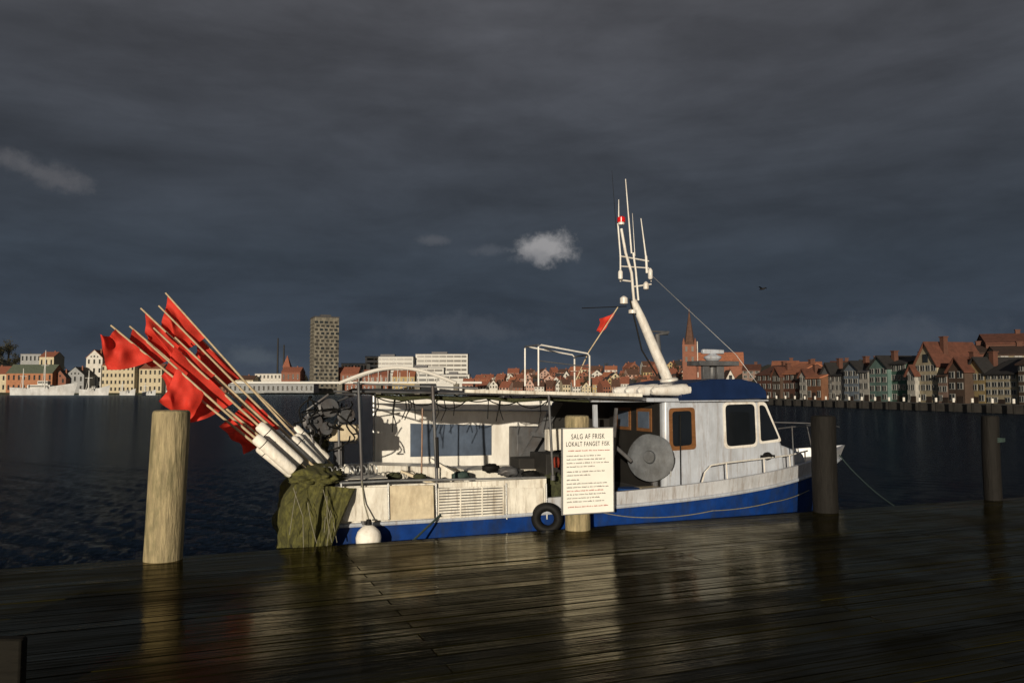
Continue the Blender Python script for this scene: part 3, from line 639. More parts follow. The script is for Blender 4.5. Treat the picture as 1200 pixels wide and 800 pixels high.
# ------------------------------------------------------------------ flag buoys
flags = [
 ((194,343),(378,546),1.30,(196,346),(238,393),(213,410),(188,384),'red flag on the highest pole of the bunch'),
 ((165,361),(368,550),1.10,(169,367),(208,408),(206,428),(172,398),'red flag just below the highest one, folded over its pole'),
 ((152,382),(356,554),.95,(155,386),(194,421),(172,430),(146,402),'short red flag between the leftmost flag and the second highest'),
 ((130,381),(344,556),.80,(134,387),(176,421),(124,434),(118,392),'leftmost red flag, blown out flat'),
 ((222,384),(388,543),1.45,(229,396),(276,444),(250,454),(228,418),'rightmost upper red flag of the bunch'),
 ((180,384),(362,552),.90,(194,414),(268,473),(222,496),(186,442),'largest red flag low in the middle of the bunch'),
 ((186,358),(376,548),1.20,(268,480),(306,518),(286,532),(258,498),'lowest red flag close above the white floats'),
 ((172,400),(350,557),.72,(196,440),(228,468),(222,494),(186,470),'small crumpled red flag at the lower left of the bunch'),
 ((205,395),(372,550),1.0,(210,402),(248,440),(222,452),(202,418),'red flag half hidden in the middle of the bunch'),
]
for i, (tip, base, yl, A, Bq, Cq, Dq, lab) in enumerate(flags):
    pb = LP(*base, yl); pt = LP(*tip, yl-.1+.03*(i % 3))
    r_ = thing('flag_buoy', BW @ pb, 'marker pole with '+lab, 'flag buoy', TH, 'marker poles with red flags at the stern')
    d = (pt-pb); mb = B(); mb.tube([pb, pb+d*.5+Vector((0,0,-.01)), pt], [.013,.011,.008], 8); mb.build('pole', M['cane'], r_)
    k0 = .02+.05*(i % 3); Lf = .42+.07*((i*7) % 3); dn = d.normalized()
    if i not in (2, 8):
        mb = B(); mb.lathe(pb+dn*k0, dn, [(0,.02),(.0,.048),(.02,.055),(Lf-.02,.055),(Lf,.042),(Lf+.005,.014)], 16)
        fl = mb.build('float', M['foam'], r_)
        mb = B(); mb.torus(pb+dn*(k0+Lf*.8), dn, .0555, .004, 14, 5); mb.build('float_band', M['black'], fl)
    def onpole(p):
        t = (Vector(p)-Vector(base)).dot(Vector(tip)-Vector(base))/(Vector(tip)-Vector(base)).length_squared
        return pb+d*t
    a, b_ = onpole(A), onpole(Bq)
    cloth(a, b_, LP(*Cq, yl-.12), LP(*Dq, yl-.16), 'flag', M['red'], r_, .055, i*1.7)

# ------------------------------------------------------------------ terrain
def interp(x, T):
    if x <= T[0][0]: return T[0][1]
    for (a, va), (b, vb) in zip(T, T[1:]):
        if x <= b: return va+(vb-va)*(x-a)/(b-a)
    return T[-1][1]
SH = [(-900,380),(-400,420),(0,480),(150,500),(400,520),(560,480),(700,420),(800,330),(860,225),(895,152)]
def line_px(px):
    a = (px-600)/F; t = (a*90-58)/(.176+.984*a); return 90-.984*t
def shore(px): return line_px(px) if px >= 895 else interp(px, SH)
HT = [(-900,30),(-100,34),(10,30),(45,16),(90,5),(180,3),(540,4),(600,12),(700,15),(800,15),(880,10),(960,7),(1100,8),(1200,12),(1500,16)]
BT = [(800,230),(900,60),(1500,60)]
def ground(px, D):
    s = min(max((D-shore(px)-8)/interp(px, BT), 0), 1); s = s*s*(3-2*s)
    return -.5+interp(px, HT)*s
pxs = list(range(-900, 2001, 25)); ks = [0, 0, 6, 15, 30, 50, 80, 120, 170, 230, 320, 600]
mb = MB(); vs = []
for px in pxs:
    for j, k in enumerate(ks):
        D = shore(px)+k; z = -2.0 if j == 0 else ground(px, D)
        vs.append((XD(px, D), D, z))
m_ = len(ks); mb.add(vs, [(i*m_+k, (i+1)*m_+k, (i+1)*m_+k+1, i*m_+k+1) for i in range(len(pxs)-1) for k in range(m_-1)])
struct(mb.build('shore_ground', M['land'], fix=False, sharp=3))

# ------------------------------------------------------------------ houses
def unitbox(m):
    me = bpy.data.meshes.new('window'); me.from_pydata([(x,y,z) for x in (-.5,.5) for y in (-.5,.5) for z in (0,1)], [], [(0,1,3,2),(4,6,7,5),(0,4,5,1),(2,3,7,6),(0,2,6,4),(1,5,7,3)])
    me.materials.append(m); return me
UB = {k: unitbox(M[k]) for k in ('pane','trim','door','dtrim','softpane')}
def ubox(name, key, parent, loc, sc):
    o = bpy.data.objects.new(name, UB[key]); C.objects.link(o); o.parent = parent; o.location = loc; o.scale = sc; return o
def house(loc, rz, w, d, he, hr, wall, roof, gable, rows, cols, label, group=None, detail=False, cat='house', chim=True, name='house'):
    root = thing(name, loc, label, cat, rz, group); pf = 'd' if detail else ''; tk = 'dtrim' if detail else 'trim'
    mb = MB()
    if gable == 'front': mb.prism([(-w/2,0,0),(w/2,0,0),(w/2,0,he),(0,0,hr),(-w/2,0,he)], (0,d,0))
    elif gable == 'side': mb.prism([(-w/2,0,0),(-w/2,d,0),(-w/2,d,he),(-w/2,d/2,hr),(-w/2,0,he)], (w,0,0))
    else: mb.box((-w/2,0,0), (w/2,d,he))
    for v in mb.v:
        if v.z == 0: v.z = -2.5
    mb.build('wall', WALL[pf+wall], root, local=True)
    mb = MB(); ov = .35; th = .22
    if gable == 'front':
        sl = (hr-he)/(w/2)
        for sd in (-1, 1): mb.prism([(0,-ov,hr+.02),(sd*(w/2+ov),-ov,he-ov*sl+.02),(sd*(w/2+ov),-ov,he-ov*sl+.02+th),(0,-ov,hr+.02+th)], (0,d+2*ov,0))
    elif gable == 'side':
        sl = (hr-he)/(d/2); e = .12
        for sd in (-1, 1): mb.prism([(-w/2-e,d/2,hr+.02),(-w/2-e,d/2+sd*(d/2+ov),he-ov*sl+.02),(-w/2-e,d/2+sd*(d/2+ov),he-ov*sl+.02+th),(-w/2-e,d/2,hr+.02+th)], (w+2*e,0,0))
    else: mb.box((-w/2-.2,-.2,he+.003), (w/2+.2,d+.2,he+.4))
    rf = mb.build('roof', ROOF[pf+roof], root, local=True)
    if chim and gable != 'flat':
        mb = MB(); cx_ = w*.22; cy_ = d*.5 if gable == 'side' else d*.3; zc = hr-.2 if gable == 'side' else hr-(hr-he)*.44
        mb.box((cx_-.4,cy_-.35,zc-.6), (cx_+.4,cy_+.35,hr+.8)).box((cx_-.5,cy_-.45,hr+.8),(cx_+.5,cy_+.45,hr+.95)); mb.build('chimney', WALL[pf+'brick'], rf, local=True)
    sh = he/rows
    for r in range(rows):
        for c_ in range(cols):
            x = -w/2+w*(c_+.5)/cols; z = r*sh+sh*.3; ww = min(1.15, w/cols*.5); wh_ = sh*.5
            if detail:
                if r == 0 and c_ == cols//2:
                    ubox('door', 'door', root, (x,-.03,.0), (1.1,.1,sh*.72)); continue
                ubox('window', tk, root, (x,-.02,z), (ww+.25,.12,wh_+.2))
                ubox('pane', 'pane', root, (x,-.06,z+.1), (ww,.12,wh_))
                ubox('glazing_bar', tk, root, (x,-.10,z+.1), (.07,.1,wh_))
            else: ubox('window', 'pane', root, (x,-.03,z), (ww,.14,wh_))
    if gable == 'front' and hr-he > 2:
        ubox('window', 'pane', root, (0,-.03,he+.3), (1.0,.14,1.2))
        if w > 9:
            for sd in (-1,1): ubox('window', 'pane', root, (sd*w*.2,-.03,he+.2), (.8,.14,1.0))
    if detail:
        for sd in (-1, 1):
            for r in range(rows):
                ubox('window', 'pane', root, (sd*w/2, d*.25, r*sh+sh*.3), (.12, 1.0, sh*.45))
                ubox('window', 'pane', root, (sd*w/2, d*.65, r*sh+sh*.3), (.12, 1.0, sh*.45))
    if detail and gable == 'side' and hr-he > 2:
        n = max(1, int(w//4.5))
        for k in range(n):
            x = -w/2+w*(k+.5)/n; z = he+.25; mb = MB()
            yy = .9; mb.prism([(x-.8,yy,z-.3),(x+.8,yy,z-.3),(x+.8,yy,z+1.1),(x,yy,z+1.7),(x-.8,yy,z+1.1)], (0,1.9,0)); mb.build('dormer', WALL[pf+wall], rf, local=True)
            ubox('window', 'pane', root, (x,yy-.02,z+.1), (.9,.1,.9))
    return root
RZ = math.atan2(-.984, .176)
row = [
 (886,904,439,429,'brick','red','side',3,3,'red brick house at the far end of the right quay'),
 (904,914,440,431,'brown','red','front',3,2,'narrow brown gabled house, second from the far end of the right quay'),
 (914,936,438,427,'brick','orange','side',3,4,'red brick house with bright orange roof on the right quay'),
 (936,945,441,433,'white','red','front',3,2,'narrow white gabled house between two brick-coloured ones'),
 (945,962,443,435,'orange','orange','side',2,3,'low orange-walled house between the narrow white and the grey gabled houses'),
 (962,974,438,426,'grey','dark','front',3,3,'grey gabled house with dark roof on the right quay'),
 (974,988,440,432,'white','dark','side',3,3,'white house with dark roof beside the grey gabled house'),
 (988,1006,434,424,'blue','dark','front',4,3,'pale blue gabled house left of the pale grey-roofed one'),
 (1006,1018,436,428,'white','grey','side',3,2,'pale house with grey roof left of the teal houses'),
 (1018,1040,431,418,'teal','dark','front',4,3,'teal gabled house with dark roof on the right quay'),
 (1040,1062,427,419,'green','dark','side',4,4,'dark green house beside the teal gable'),
 (1062,1072,438,429,'white','red','front',3,2,'narrow white gabled house just left of the tall cream gable'),
 (1072,1098,427,402,'cream','red','front',4,4,'tall cream gabled house with red roof on the right quay'),
 (1098,1110,441,433,'pink','brown','side',3,2,'small pink house right of the tall cream gable'),
 (1110,1130,434,420,'brown','red','front',3,2,'brown gabled house between the pink and the yellow ones'),
 (1130,1154,437,420,'yellow','dark','front',3,3,'yellow gabled house near the right edge'),
 (1154,1192,438,422,'cream','dark','side',4,5,'wide cream house with dark roof, farthest right in the row'),
 (1192,1240,426,408,'brown','brown','side',4,6,'brown house cut by the right edge of the view'),
]
for px0, px1, ye, yr, wall, roof, gb, rows_, cols_, lab in row:
    def on(px, back=6):
        a_ = (px-600)/F
        o_ = Vector((58+.984*back, 90+.176*back)); t = (a_*o_.y-o_.x)/(.176+.984*a_); return Vector((o_.x+.176*t, o_.y-.984*t, -.5))
    bk = 6 + (px0*7 % 3)*.7
    a = on(px0, bk); b = on(px1, bk); w = (b-a).length-.15; c = (a+b)/2
    Dm = c.y; he = HC+(457-ye)/F*Dm+.5; hr = HC+(457-yr)/F*Dm+.5
    house(c, RZ, w, 7.5, he, hr, wall, roof, gb, rows_, cols_, lab, 'houses along the right quay', detail=True)
tier = [(905,935,430,423,190,'white','orange'),(930,962,431,424,200,'cream','orange'),(1118,1165,414,404,150,'brick','brown'),
        (1160,1215,402,390,150,'brick','red'),(870,890,434,427,230,'pink','red'),(975,1000,430,423,190,'white','red'),(1010,1035,427,421,180,'cream','grey'),(1172,1215,416,405,126,'cream','brown')]
tl = ['pale house with orange roof up behind the brick quay houses','cream house with orange roof behind the orange-walled house','long brown-roofed brick block on the hill at right',
      'large red-roofed brick block highest on the hill at the right edge','pink house with red roof at the far end behind the quay','white house with red roof behind the pale blue gable','cream house with grey roof rising behind the teal gable','cream brown-roofed house below the highest brick block at the right edge']
for (px0,px1,ye,yr,D,wall,roof), lab in zip(tier, tl):
    pm = (px0+px1)/2; zb = ground(pm, D); w = (px1-px0)/F*D
    house((XD(pm,D), D, zb), -.35, w, 10, HC+(457-ye)/F*D-zb, HC+(457-yr)/F*D-zb, wall, roof, 'side', 3, max(3,int(w/3.2)), lab, 'houses above the right quay', detail=True)

rng = random.Random(21)
tiers = [(0, 'at the waterside', 14), (1, 'halfway up the hillside', 60), (2, 'near the hilltop', 120), (3, 'on the skyline', 190)]
for ti, where, back in tiers:
    px = 548+ti*4
    while px < 864-ti*12:
        D = shore(px)+back+rng.uniform(-8,8)
        if D < 200: break
        wpx = rng.uniform(8,15); w = wpx/F*D; zb = ground(px, D)
        wall = rng.choice(['white','cream','brick','brick','yellow','pink','white']); roof = rng.choice(['red','orange','red','brown','dark','brown','red'])
        gb = rng.choice(['side','side','front']); he = rng.uniform(3.2,5.5); hr = he+rng.uniform(2.4,3.8)
        side = 'left of the sign' if px < 640 else ('between sign and mast' if px < 740 else 'right of the mast')
        house((XD(px,D), D, zb), rng.uniform(-.6,.4), w, 8.5, he, hr, wall, roof, gb, 2, 3, f'{wall} house with {roof} roof {where}, {side}', 'houses on the far hillside')
        px += wpx*rng.uniform(.75,1.3)
def fb(px0,px1,ye,yr,D,wall,roof,gb,rows_,cols_,lab,rz=0,cat='building',depth=14,name='building'):
    pm = (px0+px1)/2; zb = ground(pm, D); w = (px1-px0)/F*D
    return house((XD(pm,D), D, zb), rz, w, depth, HC+(457-ye)/F*D-zb, HC+(457-yr)/F*D-zb, wall, roof, gb, rows_, cols_, lab, None, False, cat, name=name)
fb(8,62,437,427,505,'orange','green','side',2,9,'orange brick building with green roof at far left')
fb(24,48,415,412,600,'grey','grey','flat',3,5,'grey flat-roofed building up behind the orange brick one')
fb(46,63,418,412,590,'cream','red','side',2,3,'cream house with red roof right of the flat-roofed building on the hill')
fb(-40,8,438,429,505,'cream','red','side',2,8,'cream building cut by the left edge')
fb(64,78,442,434,510,'brick','dark','front',2,2,'small brick gabled house right of the orange brick building')
fb(78,99,439,430,515,'grey','dark','front',2,3,'grey gabled shed between the small brick and white buildings')
fb(101,120,419,410,530,'white','orange','front',4,3,'white gabled wing with orange roof at the left flags')
fb(119,158,428,420,530,'cream','red','side',4,8,'long pale four-storey building behind the left flags')
fb(158,190,432,426,535,'cream','red','side',3,6,'cream three-storey building right of the long pale one')
fb(190,212,441,434,540,'white','dark','side',2,5,'low white building behind the flag poles')
fb(212,235,438,430,545,'brick','red','front',3,3,'brick gabled building behind the upper flags')
fb(235,266,444,438,545,'brick','dark','side',2,6,'low brick building right of the flag poles')
fb(266,297,445,440,548,'cream','brown','side',2,6,'low cream building left of the white flat-roofed block')
fb(299,330,438,435,560,'white','grey','flat',3,7,'white flat-roofed block left of the tower')
fb(330,352,436,430,560,'brick','red','side',2,4,'brick house with red roof just left of the tower')
fb(268,368,450,448,518,'grey','grey','flat',1,18,'long low grey quayside shed left of the bridge')
fb(400,430,426,423,620,'white','grey','flat',3,8,'small white office block right of the tower')
fb(395,420,438,430,560,'brick','red','side',2,5,'brick house with red roof right under the tower')
fb(425,455,440,433,540,'brick','red','side',2,6,'brick house with red roof behind the left half of the arch')
fb(460,486,441,434,540,'yellow','orange','side',2,5,'yellow house with orange roof behind the middle of the arch')
def office(px0,px1,yt,D,fl,lab):
    pm=(px0+px1)/2; zb=ground(pm,D); w=(px1-px0)/F*D; h=HC+(457-yt)/F*D-zb
    r = thing('office_block', (XD(pm,D),D,zb), lab, 'building'); mb=MB(); mb.box((-w/2,0,-2),(w/2,16,h)); mb.build('wall', M['farwhite'], r, local=True)
    for k in range(fl):
        z = h-(k+1)*3.6+.9; mb=MB(); mb.box((-w/2+1,-.15,z),(w/2-1,.1,z+1.7)); mb.build('window_band', M['pane'], r, local=True)
        for q in range(int(w/6)): ubox('mullion','trim',r,(-w/2+1.2+q*6,-.13,z),(.4,.25,1.7))
    mb=MB(); mb.box((-w/2-.3,-.3,h+.003),(w/2+.3,16.3,h+.5)); rr=mb.build('roof', ROOF['grey'], r, local=True)
    mb=MB(); mb.box((-w*.2,4,h+.503),(w*.1,10,h+2.2)); mb.build('plant_room', ROOF['grey'], rr, local=True)
office(428,484,418,640,4,'white banded office block left of the higher one behind the bridge')
office(487,548,415,650,5,'long white banded office block behind the right end of the bridge')
office(470,520,431,600,3,'lower white office wing in front of the two banded blocks')
office(515,550,439,560,2,'small white quay building under the right end of the bridge')
D=560; zb=ground(380,D); pm=380; w=28/F*D; h=HC+(457-373)/F*D-zb
tw = thing('tower_block', (XD(pm,D),D,zb), 'tall grey concrete tower block standing alone on the far shore', 'tower', math.radians(24))
mb=MB(); mb.box((-w/2,-8,-2),(w/2,9,h)); mb.build('wall', M['concrete'], tw, local=True, bevel=.1)
mb=MB(); mb.box((-w/2-.2,-8.2,h+.004),(w/2+.2,9.2,h+.8)).box((-3,-2,h+.8),(4,4,h+2.6)); mb.build('roof', ROOF['dgrey'], tw, local=True)
nf=19; rg=random.Random(8)
for k in range(nf):
    off = .25 if k % 2 else -.05
    for c_ in range(5):
        wv=rg.uniform(.5,.7); ubox('window','softpane' if rg.random()<.6 else 'pane',tw,(-w/2+w*(c_+.4+off)/5,-8.02,1.5+k*(h-3)/nf),(w/5*wv,.3,(h-3)/nf*.6))
for k in range(nf):
    mb=MB(); z=1.5+(k-.12)*(h-3)/nf; mb.box((-w/2-.5,-7.5,z),(-w/2-.003,8.5,z+.5)); mb.build('side_ledge', M['concrete'], tw, local=True)
for px, yt, lab in ((326,396,'slim dark chimney left of the tower block, the taller of two'),(333,404,'slim dark chimney nearer the tower block, the shorter of two')):
    D=700; t=PW(px,yt,D); mb=MB(); mb.tube([(t.x,D,0),(t.x,D,t.z*.5),(t.x,D,t.z)],[1.1,.8,.6],10); tag(mb.build('chimney_stack', M['dark']), lab, 'chimney')
D=600; t=PW(337,416,D); ct=thing('church', (t.x,D,ground(337,D)), 'small brick church tower with pointed roof left of the tower block', 'church')
mb=MB(); zt=PW(337,430,D).z; mb.box((t.x-2.5,D-2.5,0),(t.x+2.5,D+2.5,zt)); mb.build('tower', WALL['brick'], ct)
mb=MB(); mb.add([(t.x-2.9,D-2.9,zt+.01),(t.x+2.9,D-2.9,zt+.01),(t.x+2.9,D+2.9,zt+.01),(t.x-2.9,D+2.9,zt+.01),(t.x,D,t.z)],[(0,1,4),(1,2,4),(2,3,4),(3,0,4),(3,2,1,0)]); mb.build('spire', ROOF['red'], ct)
D=470; xa=XD(385,D); xb=XD(545,D); zdk=HC+(457-447)/F*D; zpk=HC+(457-431)/F*D
br=thing('arch_bridge', ((xa+xb)/2,D,WATER), 'white steel arch bridge on the far shore, right of the tower', 'bridge')
x0a, x1a = XD(400,D), XD(535,D)
mb=MB(); mb.box((xa-60,D-4,zdk-1.2),(xb+10,D+4,zdk)); mb.build('bridge_deck', M['farwhite'], br)
for yy in (D-4.6, D+4.6):
    mb=MB(); mb.tube([(x0a+(x1a-x0a)*k/24,yy,zdk-1+(zpk-zdk+1)*math.sin(math.pi*k/24)) for k in range(25)], 1.05, 8); mb.build('arch', M['trim'], br)
    for k in range(2,23,2):
        x=x0a+(x1a-x0a)*k/24; mb=MB(); mb.tube([(x,yy,zdk-.5),(x,yy,zdk-1+(zpk-zdk+1)*math.sin(math.pi*k/24))], .18, 6); mb.build('hanger', M['farwhite'], br)
for x in (x0a, (x0a*2+x1a)/3, (x0a+2*x1a)/3, x1a):
    mb=MB(); mb.box((x-1.5,D-4,WATER-1),(x+1.5,D+4,zdk-1.21)); mb.build('pier', M['concrete'], br)
# church with tall spire
D=300; zb=ground(808,D); cp=PW(808,404,D); sp=PW(808,362,D); w=16/F*D
ch=thing('church', (cp.x,D,zb), 'red brick church with tall pointed spire behind the wheelhouse', 'church', -.25)
mb=MB(); h=cp.z-zb; mb.box((-w/2,-w/2,-3),(w/2,w/2,h)); mb.build('tower', WALL['brick'], ch, local=True)
hs=sp.z-zb
mb=MB(); mb.lathe((0,0,h+.01),(0,0,1),[(0,w*.48),(1.6,w*.34),(hs-h-1,.14),(hs-h+.6,.04)],8); spo=mb.build('spire', ROOF['brown'], ch, local=True)
for sx in (-1,1):
    for sy in (-1,1):
        mb=MB(); mb.lathe((sx*(w/2-.45),sy*(w/2-.45),h+.01),(0,0,1),[(0,.5),(1.0,.45),(2.6,.02)],8); mb.build('pinnacle', WALL['brick'], ch, local=True)
for zz in (h-2.6,h-6.5):
    for x in (-1,1): ubox('belfry_opening','pane',ch,(x*w*.22,-w/2-.02,zz),(.8,.2,1.9))
mb=MB(); w2=(872-820)/F*D; zr=HC+(457-414)/F*D-zb; ze=HC+(457-428)/F*D-zb
mb.prism([(w/2,-4,-3),(w/2,6,-3),(w/2,6,ze),(w/2,1,zr),(w/2,-4,ze)],(w2,0,0)); mb.build('nave', WALL['brick'], ch, local=True)
mb=MB()
for sd in (-1,1): mb.prism([(w/2-.2,1,zr+.02),(w/2-.2,1+sd*5.5,ze-.4),(w/2-.2,1+sd*5.5,ze-.15),(w/2-.2,1,zr+.3)],(w2+.4,0,0))
mb.build('nave_roof', ROOF['orange'], ch, local=True)
for k in range(4): ubox('window','pane',ch,(w/2+w2*(k+.5)/4,-4.03,1.5),(.9,.14,ze*.45))

# ------------------------------------------------------------------ trees
def tree_mesh(seed, h=9, rx=3.6):
    rg = random.Random(seed); mb = MB(); mb.tube([(0,0,-1),(0.1,0,h*.3),(.2,.1,h*.7)],[.32,.22,.08],7)
    for k in range(7):
        a=rg.uniform(0,6.28); z=h*rg.uniform(.25,.6); mb.tube([(0.1,0,z),(math.cos(a)*rx*.4,math.sin(a)*rx*.4,z+h*.15),(math.cos(a)*rx*.75,math.sin(a)*rx*.75,z+h*.28)],[.12,.07,.03],5)
    tr = (list(mb.v), list(mb.f)); lf = MB()
    cl = [Vector((rg.gauss(0,rx*.42), rg.gauss(0,rx*.42), h*.62+rg.gauss(0,h*.14))) for _ in range(16)]
    for c in cl:
        for _ in range(34):
            p = c+Vector((rg.gauss(0,.8),rg.gauss(0,.8),rg.gauss(0,.7))); s=rg.uniform(.16,.42)
            a=Vector((rg.gauss(0,1),rg.gauss(0,1),rg.gauss(0,1))).normalized(); b=a.orthogonal().normalized()
            lf.add([p-a*s,p+b*s,p+a*s,p-b*s*.6],[(0,1,2,3)])
    return tr, lf
TM=[]
for sd in range(3):
    (tv,tf), lf = tree_mesh(sd+5)
    a=bpy.data.meshes.new('trunk'); a.from_pydata([tuple(v) for v in tv],[],tf); a.materials.append(M['bark'])
    b=bpy.data.meshes.new('crown'); b.from_pydata([tuple(v) for v in lf.v],[],lf.f); b.materials.append(M['leaf']); TM.append((a,b))
def tree(px, D, s, lab, grp):
    r=thing('tree',(XD(px,D),D,ground(px,D)-.3),lab,'tree',random.uniform(0,6),grp); r.scale=(s,s,s)
    for me,n in zip(TM[random.randrange(3)],('trunk','crown')):
        o=bpy.data.objects.new(n,me); C.objects.link(o); o.parent=r
for k in range(38): tree(random.uniform(-60,72), random.uniform(620,720), random.uniform(1.3,2.0), 'dark tree on the wooded hill at the far left', 'trees on the left hill')
for k in range(46):
    px=random.uniform(545,830); tree(px, shore(px)+random.choice((30,80,150,210))+random.uniform(-10,10), random.uniform(.55,1.0), 'dull green tree among the roofs of the far hillside', 'trees among the hillside houses')
for px,D,s,l in ((845,225,.55,'round tree right of the church nave'),(862,215,.6,'dark bushy tree at the far end of the right quay'),(880,205,.5,'smaller tree beside the pink house')): tree(px,D,s,l,None)
for k in range(12):
    px=random.uniform(1000,1150); tree(px, line_px(px)+random.uniform(20,34), random.uniform(.3,.45), 'dark tree between the quay houses and the hilltop blocks', 'trees behind the right quay')
for k in range(24):
    px=random.uniform(60,400); tree(px, shore(px)+random.uniform(70,150), random.uniform(1.0,1.5), 'dark tree behind the buildings of the far left shore', 'trees on the far left shore')

mb=MB(); n_=Vector((.984,.176,0))
pa=Vector((58-.984*.3+.176*45, 90-.176*.3-.984*45,0)); pb=Vector((58-.984*.3-.176*62,90-.176*.3+.984*62,0))
mb.prism([pa+Vector((0,0,-2)),pb+Vector((0,0,-2)),pb+Vector((0,0,-.35)),pa+Vector((0,0,-.35))], n_*5); struct(mb.build('quay_wall', M['quay']))
for k in range(26):
    p=pb.lerp(pa, (k+.5)/34)-n_*.8
    r=thing('mooring_pile',(p.x,p.y,-2),'thin pile with white top standing in front of the right quay wall','pile',0,'white topped piles by the right quay')
    mb=MB(); mb.tube([(p.x,p.y,-2),(p.x,p.y,-.1)],.13,8); mb.build('pile_shaft',M['postdark'],r)
    mb=MB(); mb.tube([(p.x,p.y,-.1),(p.x,p.y,.42)],.15,8); mb.build('pile_top',M['trim'],r)

def ship(px0,px1,ytop,D,lab,masts,name='ship'):
    xa,xb=XD(px0,D),XD(px1,D); Ln=xb-xa; zt=HC+(457-ytop)/F*D
    r=thing(name,((xa+xb)/2,D,WATER),lab,'boat')
    mb=MB(); rows=[]
    for i in range(21):
        s=i/20; b=Ln*.1*(1-max(0,(s-.6)/.4)**2)*(1-.25*max(0,.15-s)/.15)+.02; x=xa+Ln*s; sh=WATER+(zt-WATER)*(.55+.45*abs(s-.35)**1.5*1.9*(1 if s>.35 else .4))
        rows.append([(x,D-b,sh),(x-(.06*Ln*s**4),D-b*.8,WATER-.5),(x-(.06*Ln*s**4),D+b*.8,WATER-.5),(x,D+b,sh)])
    vs=[p for q in rows for p in q]; fs=[(i*4+k,i*4+k+1,(i+1)*4+k+1,(i+1)*4+k) for i in range(20) for k in range(3)]+[(i*4+3,i*4,(i+1)*4,(i+1)*4+3) for i in range(20)]+[(0,1,2,3)]
    mb.add(vs,fs); mb.build('hull',M['shipgray'],r)
    zd=WATER+(zt-WATER)*.56
    mb=MB(); mb.box((xa+Ln*.25,D-Ln*.05,zd-.1),(xa+Ln*.60,D+Ln*.05,zd+Ln*.05)); mb.box((xa+Ln*.40,D-Ln*.04,zd+Ln*.051),(xa+Ln*.56,D+Ln*.04,zd+Ln*.11)); cb=mb.build('cabin',M['farwhite'],r,bevel=.1)
    mb=MB(); mb.box((xa+Ln*.41,D-Ln*.042,zd+Ln*.075),(xa+Ln*.563,D+Ln*.042,zd+Ln*.096)); mb.build('window_band',M['pane'],cb)
    mb=MB(); mb.box((xa+Ln*.27,D-Ln*.052,zd+Ln*.018),(xa+Ln*.58,D+Ln*.052,zd+Ln*.034)); mb.build('window_band',M['pane'],cb)
    for mx_, my_ in masts:
        xm=XD(mx_,D); zm=HC+(457-my_)/F*D; mb=MB(); mb.tube([(xm,D-6,zd),(xm,D-6,zm)],[.35,.18],8); mb.tube([(xm-2,D-6,zd+(zm-zd)*.6),(xm+2,D-6,zd+(zm-zd)*.6)],.12,6); mb.tube([(xm-1.5,D-6,zd),(xm,D-6,zd+(zm-zd)*.75)],.12,6); mb.build('mast',M['farwhite'],r)
    return r
ship(16,92,448,430,'grey-white ship with tall mast moored at the far left shore',((61,411),(36,432)))
ship(95,130,451,420,'smaller grey-white motor boat just right of the ship',((112,434),))
ship(142,160,455,420,'small pale boat under the leftmost flags',((151,447),),'small_boat')
ship(168,184,456,430,'tiny pale boat left of the first mooring post',((177,448),),'small_boat')
g = PW(893,339,40)
mb=MB(); mb.tube([g+Vector((-.18,0,.0)),g+Vector((-.05,0,.02)),g+Vector((.1,0,.02)),g+Vector((.2,0,.03))],[.01,.05,.045,.01],8)
for sd in (-1,1): mb.add([g+Vector((-.06,0,.03)),g+Vector((.07,0,.03)),g+Vector((.06,sd*.25,.12)),g+Vector((-.06,sd*.5,.06)),g+Vector((-.05,sd*.25,.12))],[(0,1,2,4),(4,2,3)])
for v in mb.v: v.x, v.y = g.x+(v.x-g.x)*.6+(v.y-g.y)*.8, g.y+(v.y-g.y)*.6-(v.x-g.x)*.8
tag(mb.build('seagull',M['dark'],fix=False),'single gull flying in the dark sky right of the mast','bird')

# ------------------------------------------------------------------ light, sky, camera
S = Vector((-.16,-.98,0)).normalized(); EL = math.radians(8.5); S = Vector((S.x*math.cos(EL), S.y*math.cos(EL), math.sin(EL)))
sl = bpy.data.lights.new('sun','SUN'); sl.energy = 4.3; sl.angle = math.radians(.5); sl.color = (1,.87,.68)
so = bpy.data.objects.new('sun', sl); C.objects.link(so); so.rotation_euler = S.to_track_quat('Z','Y').to_euler(); so.location = (0,-5,8)
w = bpy.data.worlds.new('World'); bpy.context.scene.world = w; w.use_nodes = True
nt = w.node_tree; N = nt.nodes; L = nt.links; bg = N['Background']
tc = N.new('ShaderNodeTexCoord'); sx = N.new('ShaderNodeSeparateXYZ'); L.new(tc.outputs['Generated'], sx.inputs[0])
def math_(op, a, b=None, c=None):
    n = N.new('ShaderNodeMath'); n.operation = op
    for i, v in enumerate((a, b, c)):
        if v is None: continue
        if isinstance(v, (int, float)): n.inputs[i].default_value = v
        else: L.new(v, n.inputs[i])
    return n.outputs[0]
cr = N.new('ShaderNodeValToRGB'); els = cr.color_ramp.elements
stops = [(0,(.055,.070,.093)),(.06,(.053,.068,.092)),(.14,(.043,.057,.079)),(.34,(.038,.049,.065)),(.60,(.049,.056,.069)),(1.0,(.072,.074,.084))]
els[0].position=stops[0][0]; els[0].color=(*stops[0][1],1); els[1].position=1; els[1].color=(*stops[-1][1],1)
for p, c in stops[1:-1]: e = els.new(p); e.color = (*c,1)
L.new(math_('MULTIPLY', sx.outputs['Z'], 2.2), cr.inputs[0])
col = cr.outputs[0]
